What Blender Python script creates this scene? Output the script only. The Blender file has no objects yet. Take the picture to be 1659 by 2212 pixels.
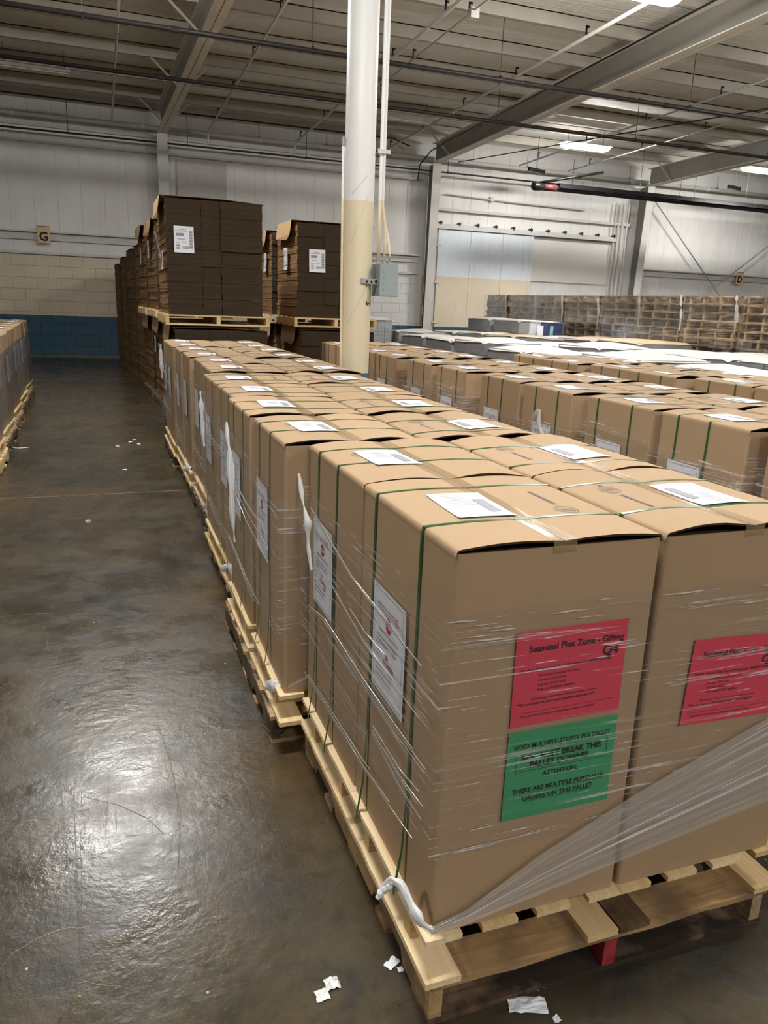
import bpy, math, random
from mathutils import Matrix, Vector, noise as mnoise
R = random.Random(7)
S = bpy.context.scene
COL = S.collection

# ------------------------------------------------------------------ camera
CAMZ = 1.716
yaw, pitch, roll, FPX = .3585, .2690, .0388, 1629.0
cy, sy, cp, sp, cr, sr = math.cos(yaw), math.sin(yaw), math.cos(pitch), math.sin(pitch), math.cos(roll), math.sin(roll)
fwd = Vector((sy*cp, cy*cp, -sp)); right0 = Vector((cy, -sy, 0)); up0 = right0.cross(fwd)
rgt = cr*right0 + sr*up0; up = -sr*right0 + cr*up0
cam_d = bpy.data.cameras.new('camera'); cam = bpy.data.objects.new('camera', cam_d); COL.objects.link(cam)
m = Matrix((rgt, up, -fwd)).transposed().to_4x4(); m.translation = (0, 0, CAMZ); cam.matrix_world = m
cam_d.sensor_fit = 'HORIZONTAL'; cam_d.sensor_width = 36.0; cam_d.lens = 36.0*FPX/1659.0
cam_d.clip_start = .05; cam_d.clip_end = 200
S.camera = cam
# ------------------------------------------------------------------ world, exposure
W = bpy.data.worlds.new('world'); S.world = W; W.use_nodes = True
W.node_tree.nodes['Background'].inputs[0].default_value = (.9, .95, 1, 1)
W.node_tree.nodes['Background'].inputs[1].default_value = .02
S.view_settings.view_transform = 'Standard'; S.view_settings.look = 'None'
S.view_settings.exposure = 1.55; S.view_settings.gamma = 1.0; S.view_settings.use_curve_mapping = False
S.cycles.use_denoising = True; S.cycles.max_bounces = 6; S.cycles.diffuse_bounces = 4; S.cycles.glossy_bounces = 3
S.cycles.transparent_max_bounces = 10; S.cycles.use_adaptive_sampling = True; S.cycles.adaptive_threshold = .06; S.cycles.adaptive_min_samples = 16; S.cycles.sample_clamp_indirect = 6; S.cycles.caustics_reflective = False; S.cycles.caustics_refractive = False
LAMP = 60.0          # radiance of a lit tube panel
# lit fixtures (x, y), lamps that are switched off
LIT = [(0, 10.4), (7.1, 9.95), (14.2, 10.3), (12.35, 18.8), (18.7, 19.0), (0.2, 2.0), (7.2, 2.0), (14.2, 2.0), (21, 10.3), (7.2, -6), (.5, -6), (-7, 2)]  # last pair: unseen lamps added to brighten carton fronts and aisle sides
UNLIT = [(-.95, 18.2), (7.05, 18.45)]

# ------------------------------------------------------------------ helpers
def lin(c):
    return tuple(((v/255)/12.92 if v/255 <= .04045 else ((v/255+.055)/1.055)**2.4) for v in c)+(1,)
ORD = 'first second third fourth fifth sixth seventh eighth ninth tenth eleventh twelfth thirteenth fourteenth fifteenth sixteenth'.split()

class MB:
    """collects polygons of one mesh"""
    def __init__(s): s.v = []; s.f = []; s.m = []; s.uv = {}
    def add(s, vs, fs, mi=0):
        b = len(s.v); s.v += [tuple(v) for v in vs]
        for f in fs: s.f.append(tuple(b+i for i in f)); s.m.append(mi)
        return b
    def box(s, x0, x1, y0, y1, z0, z1, mi=0, M=None, sides=None):
        vs = [Vector((x, y, z)) for z in (z0, z1) for y in (y0, y1) for x in (x0, x1)]
        if M is not None: vs = [M @ v for v in vs]
        fs = [(0, 2, 3, 1), (4, 5, 7, 6), (0, 1, 5, 4), (2, 6, 7, 3), (0, 4, 6, 2), (1, 3, 7, 5)]
        b = len(s.v); s.v += [tuple(v) for v in vs]
        for i, f in enumerate(fs):
            s.f.append(tuple(b+k for k in f)); s.m.append(mi if sides is None else sides[i])
    def bar(s, p, q, w, h, mi=0):
        p, q = Vector(p), Vector(q); d = (q-p).normalized()
        a = d.cross(Vector((0, 0, 1)));
        if a.length < 1e-4: a = Vector((1, 0, 0))
        a.normalize(); b = a.cross(d)
        vs = [e+a*(w/2*i)+b*(h/2*j) for e in (p, q) for i, j in ((-1, -1), (1, -1), (1, 1), (-1, 1))]
        s.add(vs, [(3, 2, 1, 0), (4, 5, 6, 7)]+[(i, (i+1) % 4, 4+(i+1) % 4, 4+i) for i in range(4)], mi)
    def tube(s, pts, r, n=8, mi=0, cap=True):
        pts = [Vector(p) for p in pts]; rs = r if isinstance(r, (list, tuple)) else [r]*len(pts)
        ref = Vector((0, 0, 1)); rings = []
        for i, p in enumerate(pts):
            d = (pts[min(i+1, len(pts)-1)]-pts[max(i-1, 0)]).normalized()
            a = d.cross(ref)
            if a.length < .05: a = d.cross(Vector((0, 1, 0)))
            a.normalize(); b = a.cross(d)
            rings.append([p+(a*math.cos(2*math.pi*k/n)+b*math.sin(2*math.pi*k/n))*rs[i] for k in range(n)])
        fs = []
        for i in range(len(pts)-1):
            for k in range(n): fs.append((i*n+k, i*n+(k+1) % n, (i+1)*n+(k+1) % n, (i+1)*n+k))
        if cap: fs += [tuple(range(n-1, -1, -1)), tuple((len(pts)-1)*n+k for k in range(n))]
        s.add([v for r_ in rings for v in r_], fs, mi)
    def poly(s, outline, axis, a, b, mi=0):
        """extrude a 2D outline along an axis from a to b"""
        def P(u, v, w): return {'x': (w, u, v), 'y': (u, w, v), 'z': (u, v, w)}[axis]
        n = len(outline)
        s.add([P(u, v, a) for u, v in outline]+[P(u, v, b) for u, v in outline],
              [tuple(range(n)), tuple(range(2*n-1, n-1, -1))]+[(i, n+i, n+(i+1) % n, (i+1) % n) for i in range(n)], mi)
    def grid(s, fn, nu, nv, mi=0, uvf=None):
        vs = [fn(i/nu, j/nv) for j in range(nv+1) for i in range(nu+1)]
        b = len(s.v); s.v += [tuple(v) for v in vs]
        if uvf:
            for j in range(nv+1):
                for i in range(nu+1): s.uv[b+j*(nu+1)+i] = uvf(i/nu, j/nv)
        for j in range(nv):
            for i in range(nu):
                a = b+j*(nu+1)+i; s.f.append((a, a+1, a+nu+2, a+nu+1)); s.m.append(mi)
    def mesh(s, name, mats, smooth=False):
        me = bpy.data.meshes.new(name); me.from_pydata(s.v, [], s.f)
        for mt in (mats if isinstance(mats, (list, tuple)) else [mats]): me.materials.append(mt)
        me.polygons.foreach_set('material_index', s.m)
        if s.uv:
            l = me.uv_layers.new(name='uv')
            for lp in me.loops: l.data[lp.index].uv = s.uv.get(lp.vertex_index, (0, 0))
        if smooth: me.polygons.foreach_set('use_smooth', [True]*len(s.f))
        me.update(); return me
    def obj(s, name, mats, parent=None, smooth=False, loc=None):
        return put(name, s.mesh(name, mats, smooth), parent, loc)

def put(name, me, parent=None, loc=None, rz=0):
    o = bpy.data.objects.new(name, me); COL.objects.link(o)
    if parent is not None: o.parent = parent
    if loc is not None: o.location = loc
    if rz: o.rotation_euler.z = rz
    return o
LABELS = {}
def tag(o, label, cat, group=None):
    o['label'] = label; o['category'] = cat
    if group: o['group'] = group
    n = len(label.split())
    if n > 16 or n < 4: print('LABEL LEN', n, label)
    if label in LABELS: print('DUP', label)
    LABELS[label] = 1
    return o
def root(name, loc, label, cat, group=None, rz=0):
    return tag(put(name, None, None, loc, rz), label, cat, group)
def struct(o): o['kind'] = 'structure'; return o
def copytree(o, parent=None):
    c = o.copy(); COL.objects.link(c)
    if parent is not None: c.parent = parent
    for ch in list(KIDS.get(o.name, [])): copytree(ch, c)
    return c
KIDS = {}

# ------------------------------------------------------------------ materials
class NT:
    def __init__(s, name):
        s.m = bpy.data.materials.new(name); s.m.use_nodes = True; s.t = s.m.node_tree; s.t.nodes.clear()
        s.out = s.t.nodes.new('ShaderNodeOutputMaterial')
    def n(s, typ, props=None, **inp):
        nd = s.t.nodes.new('ShaderNode'+typ)
        for k, v in (props or {}).items(): setattr(nd, k, v)
        for k, v in inp.items():
            k = k.replace('_', ' ')
            key = int(k[1:]) if k[0] == 'i' and k[1:].isdigit() else k
            if hasattr(v, 'links') or isinstance(v, bpy.types.NodeSocket): s.t.links.new(v, nd.inputs[key])
            else: nd.inputs[key].default_value = v
        return nd
    def noise(s, vec, scale, detail=4, rough=.55, dist=0):
        return s.n('TexNoise', Vector=vec, Scale=scale, Detail=detail, Roughness=rough, Distortion=dist).outputs[0]
    def ramp(s, fac, stops):
        nd = s.n('ValToRGB', Fac=fac); e = nd.color_ramp.elements
        while len(e) > 1: e.remove(e[-1])
        for i, (p, c) in enumerate(stops):
            if i: k = e.new(p)
            else: k = e[0]; k.position = p
            k.color = c if len(c) == 4 else tuple(c)+(1,)
        return nd.outputs[0]
    def mix(s, fac, a, b, mode='MIX'):
        nd = s.t.nodes.new('ShaderNodeMix'); nd.data_type = 'RGBA'; nd.blend_type = mode
        for k, v in ((0, fac), (6, a), (7, b)):
            if isinstance(v, bpy.types.NodeSocket): s.t.links.new(v, nd.inputs[k])
            else: nd.inputs[k].default_value = v
        return nd.outputs[2]
    def math(s, op, a, b=0.0, c=None):
        nd = s.t.nodes.new('ShaderNodeMath'); nd.operation = op
        for k, v in ((0, a), (1, b), (2, c)):
            if v is None: continue
            if isinstance(v, bpy.types.NodeSocket): s.t.links.new(v, nd.inputs[k])
            else: nd.inputs[k].default_value = v
        return nd.outputs[0]
    def coord(s, which='Object'): return s.n('TexCoord').outputs[which]
    def pos(s): return s.n('NewGeometry').outputs['Position']
    def map(s, vec, scale=(1, 1, 1), rot=(0, 0, 0), loc=(0, 0, 0)):
        return s.n('Mapping', Vector=vec, Scale=scale, Rotation=rot, Location=loc).outputs[0]
    def bump(s, h, strength=.3, dist=.01):
        return s.n('Bump', Height=h, Strength=strength, Distance=dist).outputs[0]
    def rnd(s): return s.n('ObjectInfo').outputs['Random']
    def bsdf(s, **k):
        k = {a.replace('Spec', 'Specular_IOR_Level') if a == 'Spec' else a: v for a, v in k.items()}
        p = s.n('BsdfPrincipled', **k); s.t.links.new(p.outputs[0], s.out.inputs[0]); return p
    def done(s, shader): s.t.links.new(shader, s.out.inputs[0]); return s.m

def plain(name, rgb, rough=.6, metal=0, var=.06, scale=8, spec=.4):
    t = NT(name); c = lin(rgb); co = t.coord()
    nz = t.noise(co, scale, 3)
    d = tuple(v*(1-var*2.2) for v in c[:3])+(1,)
    col = t.ramp(nz, [(.3, d), (.7, c)])
    t.bsdf(Base_Color=col, Roughness=rough, Metallic=metal, Spec=spec); return t.m

def cardboard(name, rgb, dark=None):
    t = NT(name); c = lin(rgb); co = t.coord()
    fine = t.noise(t.map(co, (60, 60, 60)), 6, 3)
    big = t.noise(co, 2.2, 3)
    col = t.mix(t.math('MULTIPLY', fine, .22), c, tuple(v*.62 for v in c[:3])+(1,))
    col = t.mix(t.math('MULTIPLY', t.ramp(big, [(.35, (0, 0, 0)), (.75, (1, 1, 1))]), .16), col, tuple(v*.7 for v in c[:3])+(1,))
    hv = t.n('HueSaturation', Color=col, Value=t.math('MULTIPLY_ADD', t.rnd(), .10, .95)).outputs[0]
    # faint fluting seen through the liner
    wv = t.n('TexWave', {'bands_direction': 'X'}, Vector=t.map(co, (1, 1, .0)), Scale=70).outputs[0]
    t.bsdf(Base_Color=hv, Roughness=.78, Spec=.25, Normal=t.bump(wv, .03, .002)); return t.m

def wood(name, rgb, dark, axis='Y', contrast=1.0, stain=0.0, stainrgb=(40, 36, 32)):
    t = NT(name); co = t.coord(); rn = t.rnd()
    off = t.n('VectorMath', {'operation': 'ADD'}, i0=co, i1=t.n('CombineXYZ', X=t.math('MULTIPLY', rn, 31.0), Y=t.math('MULTIPLY', rn, 17.0), Z=t.math('MULTIPLY', rn, 23.0)).outputs[0]).outputs[0]
    sc = {'X': (1.2, 22, 22), 'Y': (22, 1.2, 22), 'Z': (22, 22, 1.2)}[axis]
    v = t.map(off, sc)
    g = t.noise(v, 1.5, 5, .6, 1.2)
    g2 = t.noise(v, 6, 3)
    c, d = lin(rgb), lin(dark)
    col = t.ramp(g, [(.28, d), (.5, tuple((a*.6+b*.4) for a, b in zip(c, d))), (.72, c)])
    col = t.mix(t.math('MULTIPLY', g2, .25*contrast), col, d)
    kn = t.n('TexVoronoi', Vector=t.map(off, (5, 5, 5)), Scale=.8).outputs[0]
    col = t.mix(t.ramp(kn, [(.05, (.75, .75, .75)), (.10, (0, 0, 0))]), col, tuple(v*.45 for v in d[:3])+(1,))
    if stain:
        sn = t.noise(t.map(off, (3, 3, 3)), 1.6, 5)
        col = t.mix(t.math('MULTIPLY', t.ramp(sn, [(.5-stain*.3, (0, 0, 0)), (.62-stain*.2, (1, 1, 1))]), .9), col, lin(stainrgb))
    col = t.n('HueSaturation', Color=col, Value=t.math('MULTIPLY_ADD', rn, .35, .80), Saturation=t.math('MULTIPLY_ADD', rn, -.25, 1.08)).outputs[0]
    t.bsdf(Base_Color=col, Roughness=.72, Spec=.25, Normal=t.bump(g2, .25, .002)); return t.m

def film(name, dens=.03, vis=1.0, ang=0.0, tint=(.985, .985, .99, 1), white=(.95, .95, .95, 1), fine=60, longs=1.1, gloss=.5):
    """stretch film: clear sheet with whitish drawn folds and painted glints running along u"""
    t = NT(name); uv = t.map(t.coord('UV'), (1, 1, 1), (0, 0, ang))
    a = t.noise(t.map(uv, (longs, fine, 1)), 1.0, 3, .6, .15)
    b = t.noise(t.map(uv, (longs*5, fine*2.6, 1), (0, 0, 0), (3, 7, 0)), 1.0, 2, .5)
    area = t.noise(t.map(uv, (1.8, 5.5, 1), (0, 0, 0), (9, 2, 0)), 1.0, 3)
    am = t.ramp(area, [(.40, (.10, .10, .10)), (.60, (1, 1, 1))])
    la = t.ramp(a, [(.585, (0, 0, 0)), (.62, (1, 1, 1)), (.65, (.1, .1, .1))])
    lb = t.ramp(b, [(.64, (0, 0, 0)), (.70, (1, 1, 1))])
    lines = t.math('MULTIPLY', t.math('ADD', t.math('MULTIPLY', la, .5), t.math('MULTIPLY', lb, .95)), am)  # white streaks paint in the folds and their glints
    lines = t.math('MINIMUM', t.math('MULTIPLY', lines, vis), .95)
    nb = t.bump(a, .5, .010)
    fr = t.n('Fresnel', IOR=1.4, Normal=nb).outputs[0]
    gl = t.n('BsdfGlossy', Color=(1, 1, 1, 1), Roughness=.14, Normal=nb).outputs[0]
    df = t.n('BsdfDiffuse', Color=white).outputs[0]
    tl = t.n('BsdfTranslucent', Color=white).outputs[0]
    wh = t.n('MixShader', Fac=.35, i1=df, i2=tl).outputs[0]
    tr = t.n('BsdfTransparent', Color=tint).outputs[0]
    haze = t.n('MixShader', Fac=t.math('ADD', lines, dens), i1=tr, i2=wh).outputs[0]
    sh = t.n('MixShader', Fac=t.math('MINIMUM', t.math('MULTIPLY', fr, gloss), .35), i1=haze, i2=gl).outputs[0]
    return t.done(sh)

M = {}
M['carton'] = cardboard('carton_brown', (176, 149, 117))
M['carton_shade'] = plain('carton_inside_shade', (70, 48, 32), .9, 0, .05)  # shade under the lifted flaps painted in as dark brown
M['kraft'] = cardboard('kraft_light', (196, 164, 124))
M['strap'] = plain('green_strap', (38, 92, 42), .32, 0, .05, 30, .5)
M['paper'] = plain('white_paper', (236, 239, 246), .6, 0, .01)
M['ink'] = plain('black_ink', (22, 22, 26), .6, 0, 0)
M['greyink'] = plain('grey_ink', (150, 150, 158), .6, 0, 0)
M['blueink'] = plain('blue_grey_stamp', (112, 104, 104), .7, 0, 0)
M['redink'] = plain('red_ink', (178, 32, 44), .6, 0, 0)
M['redpaper'] = plain('red_paper', (222, 66, 90), .55, 0, .02)
M['greenpaper'] = plain('green_paper', (62, 158, 106), .55, 0, .02)
M['pine'] = wood('new_pine', (244, 221, 172), (212, 178, 124), 'Y')
M['pinex'] = wood('new_pine_cross', (238, 212, 162), (204, 168, 116), 'X')
M['oldy'] = wood('used_pallet_wood', (206, 172, 120), (150, 116, 76), 'Y', 1.2, .25, (120, 100, 76))
M['oldx'] = wood('used_deck_wood', (205, 170, 118), (152, 118, 78), 'X', 1.2, .25, (128, 104, 78))
M['greyw'] = wood('weathered_wood', (150, 132, 108), (96, 80, 64), 'Y', 1.2, .3, (74, 64, 54))
M['greywx'] = wood('weathered_wood_cross', (160, 138, 108), (104, 86, 66), 'X', 1.2, .3, (84, 72, 58))
M['stainx'] = wood('oil_stained_board', (160, 124, 88), (108, 82, 60), 'X', 1.3, .35, (30, 27, 26))
M['darkw'] = wood('dark_board', (140, 114, 84), (92, 72, 54), 'Y', 1.3, .2, (72, 58, 46))
M['redw'] = plain('red_painted_end', (168, 58, 60), .8, 0, .28, 22)
M['film'] = film('stretch_film', .035, 1.8, 0, fine=60, gloss=.2)
M['filmside'] = film('stretch_film_side', .06, 1.2, .0, fine=50, longs=.7, gloss=.2)
M['filmfar'] = film('stretch_film_far', .03, .45, .05, (.98, .98, .99, 1), (.9, .9, .92, 1), 26, .8, .35)
M['filmgrey'] = film('stretch_film_across', .14, .5, .05, (.80, .80, .84, 1), (.62, .62, .67, 1), 26, .8, 1.0)  # grey tint paints in the dark surroundings this film reflects
M['fan'] = film('gathered_film', .33, 2.2, 0, (.98, .98, .98, 1), (.97, .96, .95, 1), 34, .7)
M['tail'] = film('bunched_tail', .5, 1.8, 0, (1, 1, 1, 1), (1, 1, 1, 1), 50, .6, .5)
M['rope'] = plain('bunched_film', (236, 236, 236), .35, 0, .10, 60, .6)
M['webshade'] = plain('unlit_column_web', (132, 128, 122), .5, 0, .04, 3)  # unlit side of the column webs painted in as darker grey
M['whitepaint'] = plain('white_painted_steel', (206, 204, 198), .5, 0, .04, 4)
M['beampaint'] = plain('beam_paint', (150, 146, 138), .6, 0, .05, 2)
M['flange'] = plain('flange_paint', (226, 220, 208), .6, 0, .05, 3)
M['purlin'] = plain('purlin_paint', (188, 181, 168), .7, 0, .06, 3)
M['blackpipe'] = plain('dark_iron_pipe', (52, 46, 44), .5, .2, .15, 10)
M['rod'] = plain('thin_rod', (84, 78, 72), .5, .3, .1)
M['galv'] = plain('galvanised_conduit', (176, 174, 170), .4, .4, .08)
M['cream'] = plain('cream_paint', (222, 206, 176), .55, 0, .03)
M['boxgrey'] = plain('grey_enamel', (136, 148, 148), .45, 0, .03)
M['tealpaper'] = plain('teal_paper', (150, 200, 205), .6, 0, .01)
M['black'] = plain('black_metal', (26, 25, 26), .35, .2, .1)
M['flute'] = None

def ceilmat():
    t = NT('insulated_ceiling'); p = t.pos()
    a = t.noise(p, 1.3, 4); wr = t.noise(t.map(p, (1, 5, 1)), 2.0, 4, .6, .6)
    col = t.ramp(a, [(.3, lin((226, 222, 214))), (.7, lin((240, 237, 231)))])
    t.bsdf(Base_Color=col, Roughness=.6, Spec=.3, Normal=t.bump(wr, .5, .08)); return t.m
M['ceil'] = ceilmat()

def floormat():
    t = NT('polished_concrete'); p = t.pos()
    w = t.n('VectorMath', {'operation': 'ADD'}, i0=p, i1=t.n('VectorMath', {'operation': 'SCALE'}, i0=t.n('TexNoise', Vector=p, Scale=1.1, Detail=3).outputs[1], Scale=.5).outputs[0]).outputs[0]
    a = t.noise(w, .9, 6, .62); b = t.noise(w, 5, 5, .65, .6); c = t.noise(p, 28, 4, .7)
    col = t.ramp(a, [(.25, lin((40, 38, 33))), (.45, lin((66, 60, 47))), (.58, lin((80, 72, 55))), (.75, lin((56, 53, 46)))])
    col = t.mix(t.math('MULTIPLY', t.ramp(b, [(.40, (1, 1, 1)), (.50, (0, 0, 0))]), .6), col, lin((43, 43, 42)))
    brown = t.noise(t.map(p, (1, 1, 1), (0, 0, 0), (4, 9, 0)), .55, 4)
    col = t.mix(t.math('MULTIPLY', t.ramp(brown, [(.50, (0, 0, 0)), (.7, (1, 1, 1))]), .5), col, lin((104, 78, 42)))
    col = t.mix(t.math('MULTIPLY', t.ramp(c, [(.3, (1, 1, 1)), (.55, (0, 0, 0))]), .3), col, lin((46, 42, 38)))
    # hairline cracks and long scratches
    sx = t.noise(t.map(p, (42, .8, 1), (0, 0, .1)), 1.0, 2)
    scr = t.ramp(sx, [(.70, (0, 0, 0)), (.72, (1, 1, 1)), (.735, (0, 0, 0))])
    col = t.mix(t.math('MULTIPLY', scr, .35), col, lin((40, 37, 35)))
    sp_ = t.n('TexVoronoi', Vector=p, Scale=7.0).outputs[0]
    col = t.mix(t.ramp(sp_, [(.0, (.8, .8, .8)), (.03, (.8, .8, .8)), (.034, (0, 0, 0))]), col, lin((190, 184, 170)))
    rg = t.ramp(t.noise(w, 3.2, 5, .65), [(.3, (.16, .16, .16)), (.7, (.40, .40, .40))])
    rg = t.mix(t.math('MULTIPLY', scr, .6), rg, (.6, .6, .6, 1))
    hb = t.math('ADD', t.math('MULTIPLY', t.noise(t.map(p, (.8, 1.2, 1)), 8.5, 3, .5), .55), t.math('MULTIPLY', t.noise(w, 22, 4, .6), .35))
    
    t.bsdf(Base_Color=col, Roughness=rg, Spec=.5, Normal=t.bump(t.math('ADD', hb, t.math('MULTIPLY', c, .38)), .27, .012)); return t.m
M['floor'] = floormat()

def wallpaint(name, upper, white=(228, 226, 222)):
    """painted wall: blue dado, cream band, white above, split by height"""
    t = NT(name); p = t.pos(); z = t.n('SeparateXYZ', Vector=p).outputs[2]
    n1 = t.noise(p, .7, 4); n2 = t.noise(p, 14, 3)
    wj = t.math('MULTIPLY_ADD', n2, .02, -.01)
    zz = t.math('ADD', z, wj)
    col = t.mix(t.math('GREATER_THAN', zz, 1.09), lin((44, 84, 108)), lin((218, 204, 180)))
    x = t.n('SeparateXYZ', Vector=p).outputs[0]
    bay = t.math('MULTIPLY', t.math('MULTIPLY', t.math('GREATER_THAN', x, 4.1), t.math('SUBTRACT', 1.0, t.math('MULTIPLY', t.math('GREATER_THAN', x, 9.4), t.math('LESS_THAN', x, 13.25)))), t.math('GREATER_THAN', zz, 1.09))
    col = t.mix(t.math('MAXIMUM', bay, t.math('GREATER_THAN', zz, upper)), col, lin(white))
    col = t.mix(t.math('MULTIPLY', t.ramp(n1, [(.4, (0, 0, 0)), (.75, (1, 1, 1))]), .18), col, lin((120, 108, 92)))
    drip = t.noise(t.map(p, (6, 6, .35)), 1.5, 4)
    col = t.mix(t.math('MULTIPLY', t.ramp(drip, [(.55, (0, 0, 0)), (.8, (1, 1, 1))]), .16), col, lin((120, 108, 96)))
    t.bsdf(Base_Color=col, Roughness=.55, Spec=.3, Normal=t.bump(n2, .12, .006)); return t.m
M['wall'] = wallpaint('painted_wall', 2.63)
M['door'] = wallpaint('painted_door', 2.61, (222, 230, 236))

def flute(name, c1, c2, dens, ax=2):
    """stacked corrugated edges: thin lines along the height"""
    t = NT(name); co = t.pos()
    sc = (1.2, 1.2, 150)
    a = t.noise(t.map(co, sc), 1.0, 3, .6)
    b = t.noise(t.map(co, (3, 3, 3)), 1.0, 3)
    col = t.ramp(a, [(.32, lin(c2)), (.62, lin(c1))])
    col = t.mix(t.math('MULTIPLY', b, .35), col, lin(c2))
    t.bsdf(Base_Color=col, Roughness=.9, Spec=.1, Normal=t.bump(a, .8, .01)); return t.m
M['fluted'] = flute('flute_ends', (78, 66, 52), (62, 52, 41), 1)
M['layers'] = flute('sheet_edges', (178, 142, 100), (84, 60, 40), 1)
M['greybox'] = flute('grey_carton', (186, 187, 186), (150, 151, 153), 1)
M['bluebox'] = plain('blue_carton', (70, 86, 140), .5, 0, .2, 22)
M['sheetw'] = plain('pale_top_sheet', (232, 227, 216), .4, 0, .05, 3)
M['sheett'] = plain('tan_top_sheet', (204, 178, 146), .6, 0, .05, 3)
def tapemat():
    t = NT('clear_tape')
    nz = t.noise(t.map(t.coord(), (20, 3, 20)), 1.5, 4)
    d = t.n('BsdfPrincipled', Base_Color=lin((172, 146, 112)), Roughness=.18, Normal=t.bump(nz, .35, .006)).outputs[0]
    tr = t.n('BsdfTransparent').outputs[0]
    return t.done(t.n('MixShader', Fac=.4, i1=tr, i2=d).outputs[0])
M['tape'] = tapemat()
def emit(name, c, s):
    t = NT(name); return t.done(t.n('Emission', Color=c, Strength=s).outputs[0])
M['tube_on'] = emit('lit_tubes', (1, .985, .96, 1), LAMP)
M['tube_off'] = plain('unlit_tubes', (232, 228, 220), .4, 0, .02)

# ------------------------------------------------------------------ text meshes
def text_polys(lines):
    """lines: (text, x, y, size, align, boldness, xscale) -> verts, faces in the plane"""
    V, F = [], []
    for (tx, x, y, size, al, bold, xs) in lines:
        cu = bpy.data.curves.new('t', 'FONT'); cu.body = tx; cu.size = size; cu.align_x = al; cu.offset = bold*size; cu.resolution_u = 2
        ob = bpy.data.objects.new('t', cu)
        me = bpy.data.meshes.new_from_object(ob)
        b = len(V)
        V += [(x+v.co.x*xs, y+v.co.y) for v in me.vertices]
        F += [tuple(b+i for i in p.vertices) for p in me.polygons]
        bpy.data.objects.remove(ob); bpy.data.curves.remove(cu); bpy.data.meshes.remove(me)
    return V, F
FACE = {'-y': lambda u, v, d: (u, -d, v), '-x': lambda u, v, d: (-d, -u, v), '+x': lambda u, v, d: (d, u, v), 'top': lambda u, v, d: (u, v, d)}
def flat(name, V, F, face, d, mat):
    me = bpy.data.meshes.new(name); me.from_pydata([FACE[face](u, v, d) for u, v in V], [], F); me.materials.append(mat); me.update(); return me
def rects(rs):
    V, F = [], []
    for (x0, y0, x1, y1) in rs:
        b = len(V); V += [(x0, y0), (x1, y0), (x1, y1), (x0, y1)]; F.append((b, b+1, b+2, b+3))
    return V, F
def frame(x0, y0, x1, y1, w): return [(x0, y0, x1, y0+w), (x0, y1-w, x1, y1), (x0, y0, x0+w, y1), (x1-w, y0, x1, y1)]
def cat(*pf):
    V, F = [], []
    for v, f in pf:
        b = len(V); V += v; F += [tuple(b+i for i in q) for q in f]
    return V, F
def sheet(face, w, h, curl=0.0, thick=.0012, seed=1, mat='paper'):
    """a paper with slight waviness, centred"""
    mb = MB(); n = 6
    fn = FACE[face]
    def P(d0):
        def f(a, b):
            u, v = (a-.5)*w, (b-.5)*h
            return fn(u, v, d0+curl*(abs(a-.5)*2)**3*(.5+b*.5)+.0008*math.sin(7*a+seed))
        return f
    mb.grid(P(thick), n, n); return mb.mesh('paper', M[mat])

# ================================================================== STRUCTURE
YW = 22.6; XL, XR, YF = -14.0, 30.0, -12.0
SL = .021
def eave(y): return 6.27+SL*(YW-y)
mb = MB(); mb.box(XL, XR, YF, YW+.3, -.15, 0)
floor = struct(mb.obj('floor', M['floor']))
mb = MB(); mb.box(-3.0, 1.9, 6.90, 6.906, .0, .0012); mb.box(-.35, -.342, -2, 5.0, 0, .0008)
t_ = plain('joint_filler', (170, 160, 138), .6, 0, .2, 40)
mb2 = MB()
px, = (-3.0,)
pts = [(-3+.16*i, 6.91+.012*mnoise.noise((i*.35, 2, 0))) for i in range(32)]
mb2.add([(x, y, .0012) for x, y in pts]+[(x, y+.010+.006*abs(mnoise.noise((x*9, 1, 4))), .0012) for x, y in pts], [(i, i+1, 33+i, 32+i) for i in range(31)])
mb2.obj('joint_line', t_, floor)
def crack(pts, w):
    mb = MB(); Q = []
    for (a, b) in zip(pts, pts[1:]):
        for k in range(8): Q.append((a[0]+(b[0]-a[0])*k/8, a[1]+(b[1]-a[1])*k/8))
    Q = [(x+.018*mnoise.noise((x*14, y*14, 3)), y+.03*mnoise.noise((x*11, y*11, 8))) for x, y in Q]
    n = len(Q); ww = [w*.6*(.4+abs(mnoise.noise((x*30, y*30, 1)))) for x, y in Q]
    mb.add([(x, y, .001) for x, y in Q]+[(x, y+ww[i], .001) for i, (x, y) in enumerate(Q)], [(i, i+1, n+i+1, n+i) for i in range(n-1)])
    return mb.obj('crack', t_, floor)
crack([(-.62, 3.30), (-.40, 3.55), (-.17, 3.58), (.05, 3.56), (.2, 3.52), (.42, 3.66)], .007)
crack([(-.156, 1.697), (-.14, 1.699), (-.1, 1.691), (-.055, 1.682)], .004)
crack([(-.40, 1.76), (-.314, 1.838), (-.267, 1.886), (-.161, 1.894), (-.076, 1.893), (-.041, 1.954), (-.029, 1.988)], .005)
crack([(-.08, 1.826), (-.034, 1.815), (.013, 1.788), (.037, 1.814), (.04, 1.87)], .0035)
crack([(.096, 2.484), (.099, 2.414), (.152, 2.208)], .003)
crack([(-.30, 2.36), (-.22, 2.42), (-.12, 2.44), (-.05, 2.50)], .0035)
crack([(-.28, 2.15), (-.2, 2.19), (-.12, 2.18), (-.02, 2.25), (.05, 2.24)], .004)
crack([(.606, 1.517), (.581, 1.683), (.57, 1.741)], .002)
crack([(.633, 2.503), (.628, 2.212), (.606, 2.043)], .0025)
def scuff(pts, w):
    mb = MB(); n = len(pts)
    mb.add([(x-w*.22, y, .0009) for x, y in pts]+[(x+w*.22, y, .0009) for x, y in pts], [(i, n+i, n+i+1, i+1) for i in range(n-1)])
    return mb.obj('scuff_mark', SC, floor)
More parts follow.
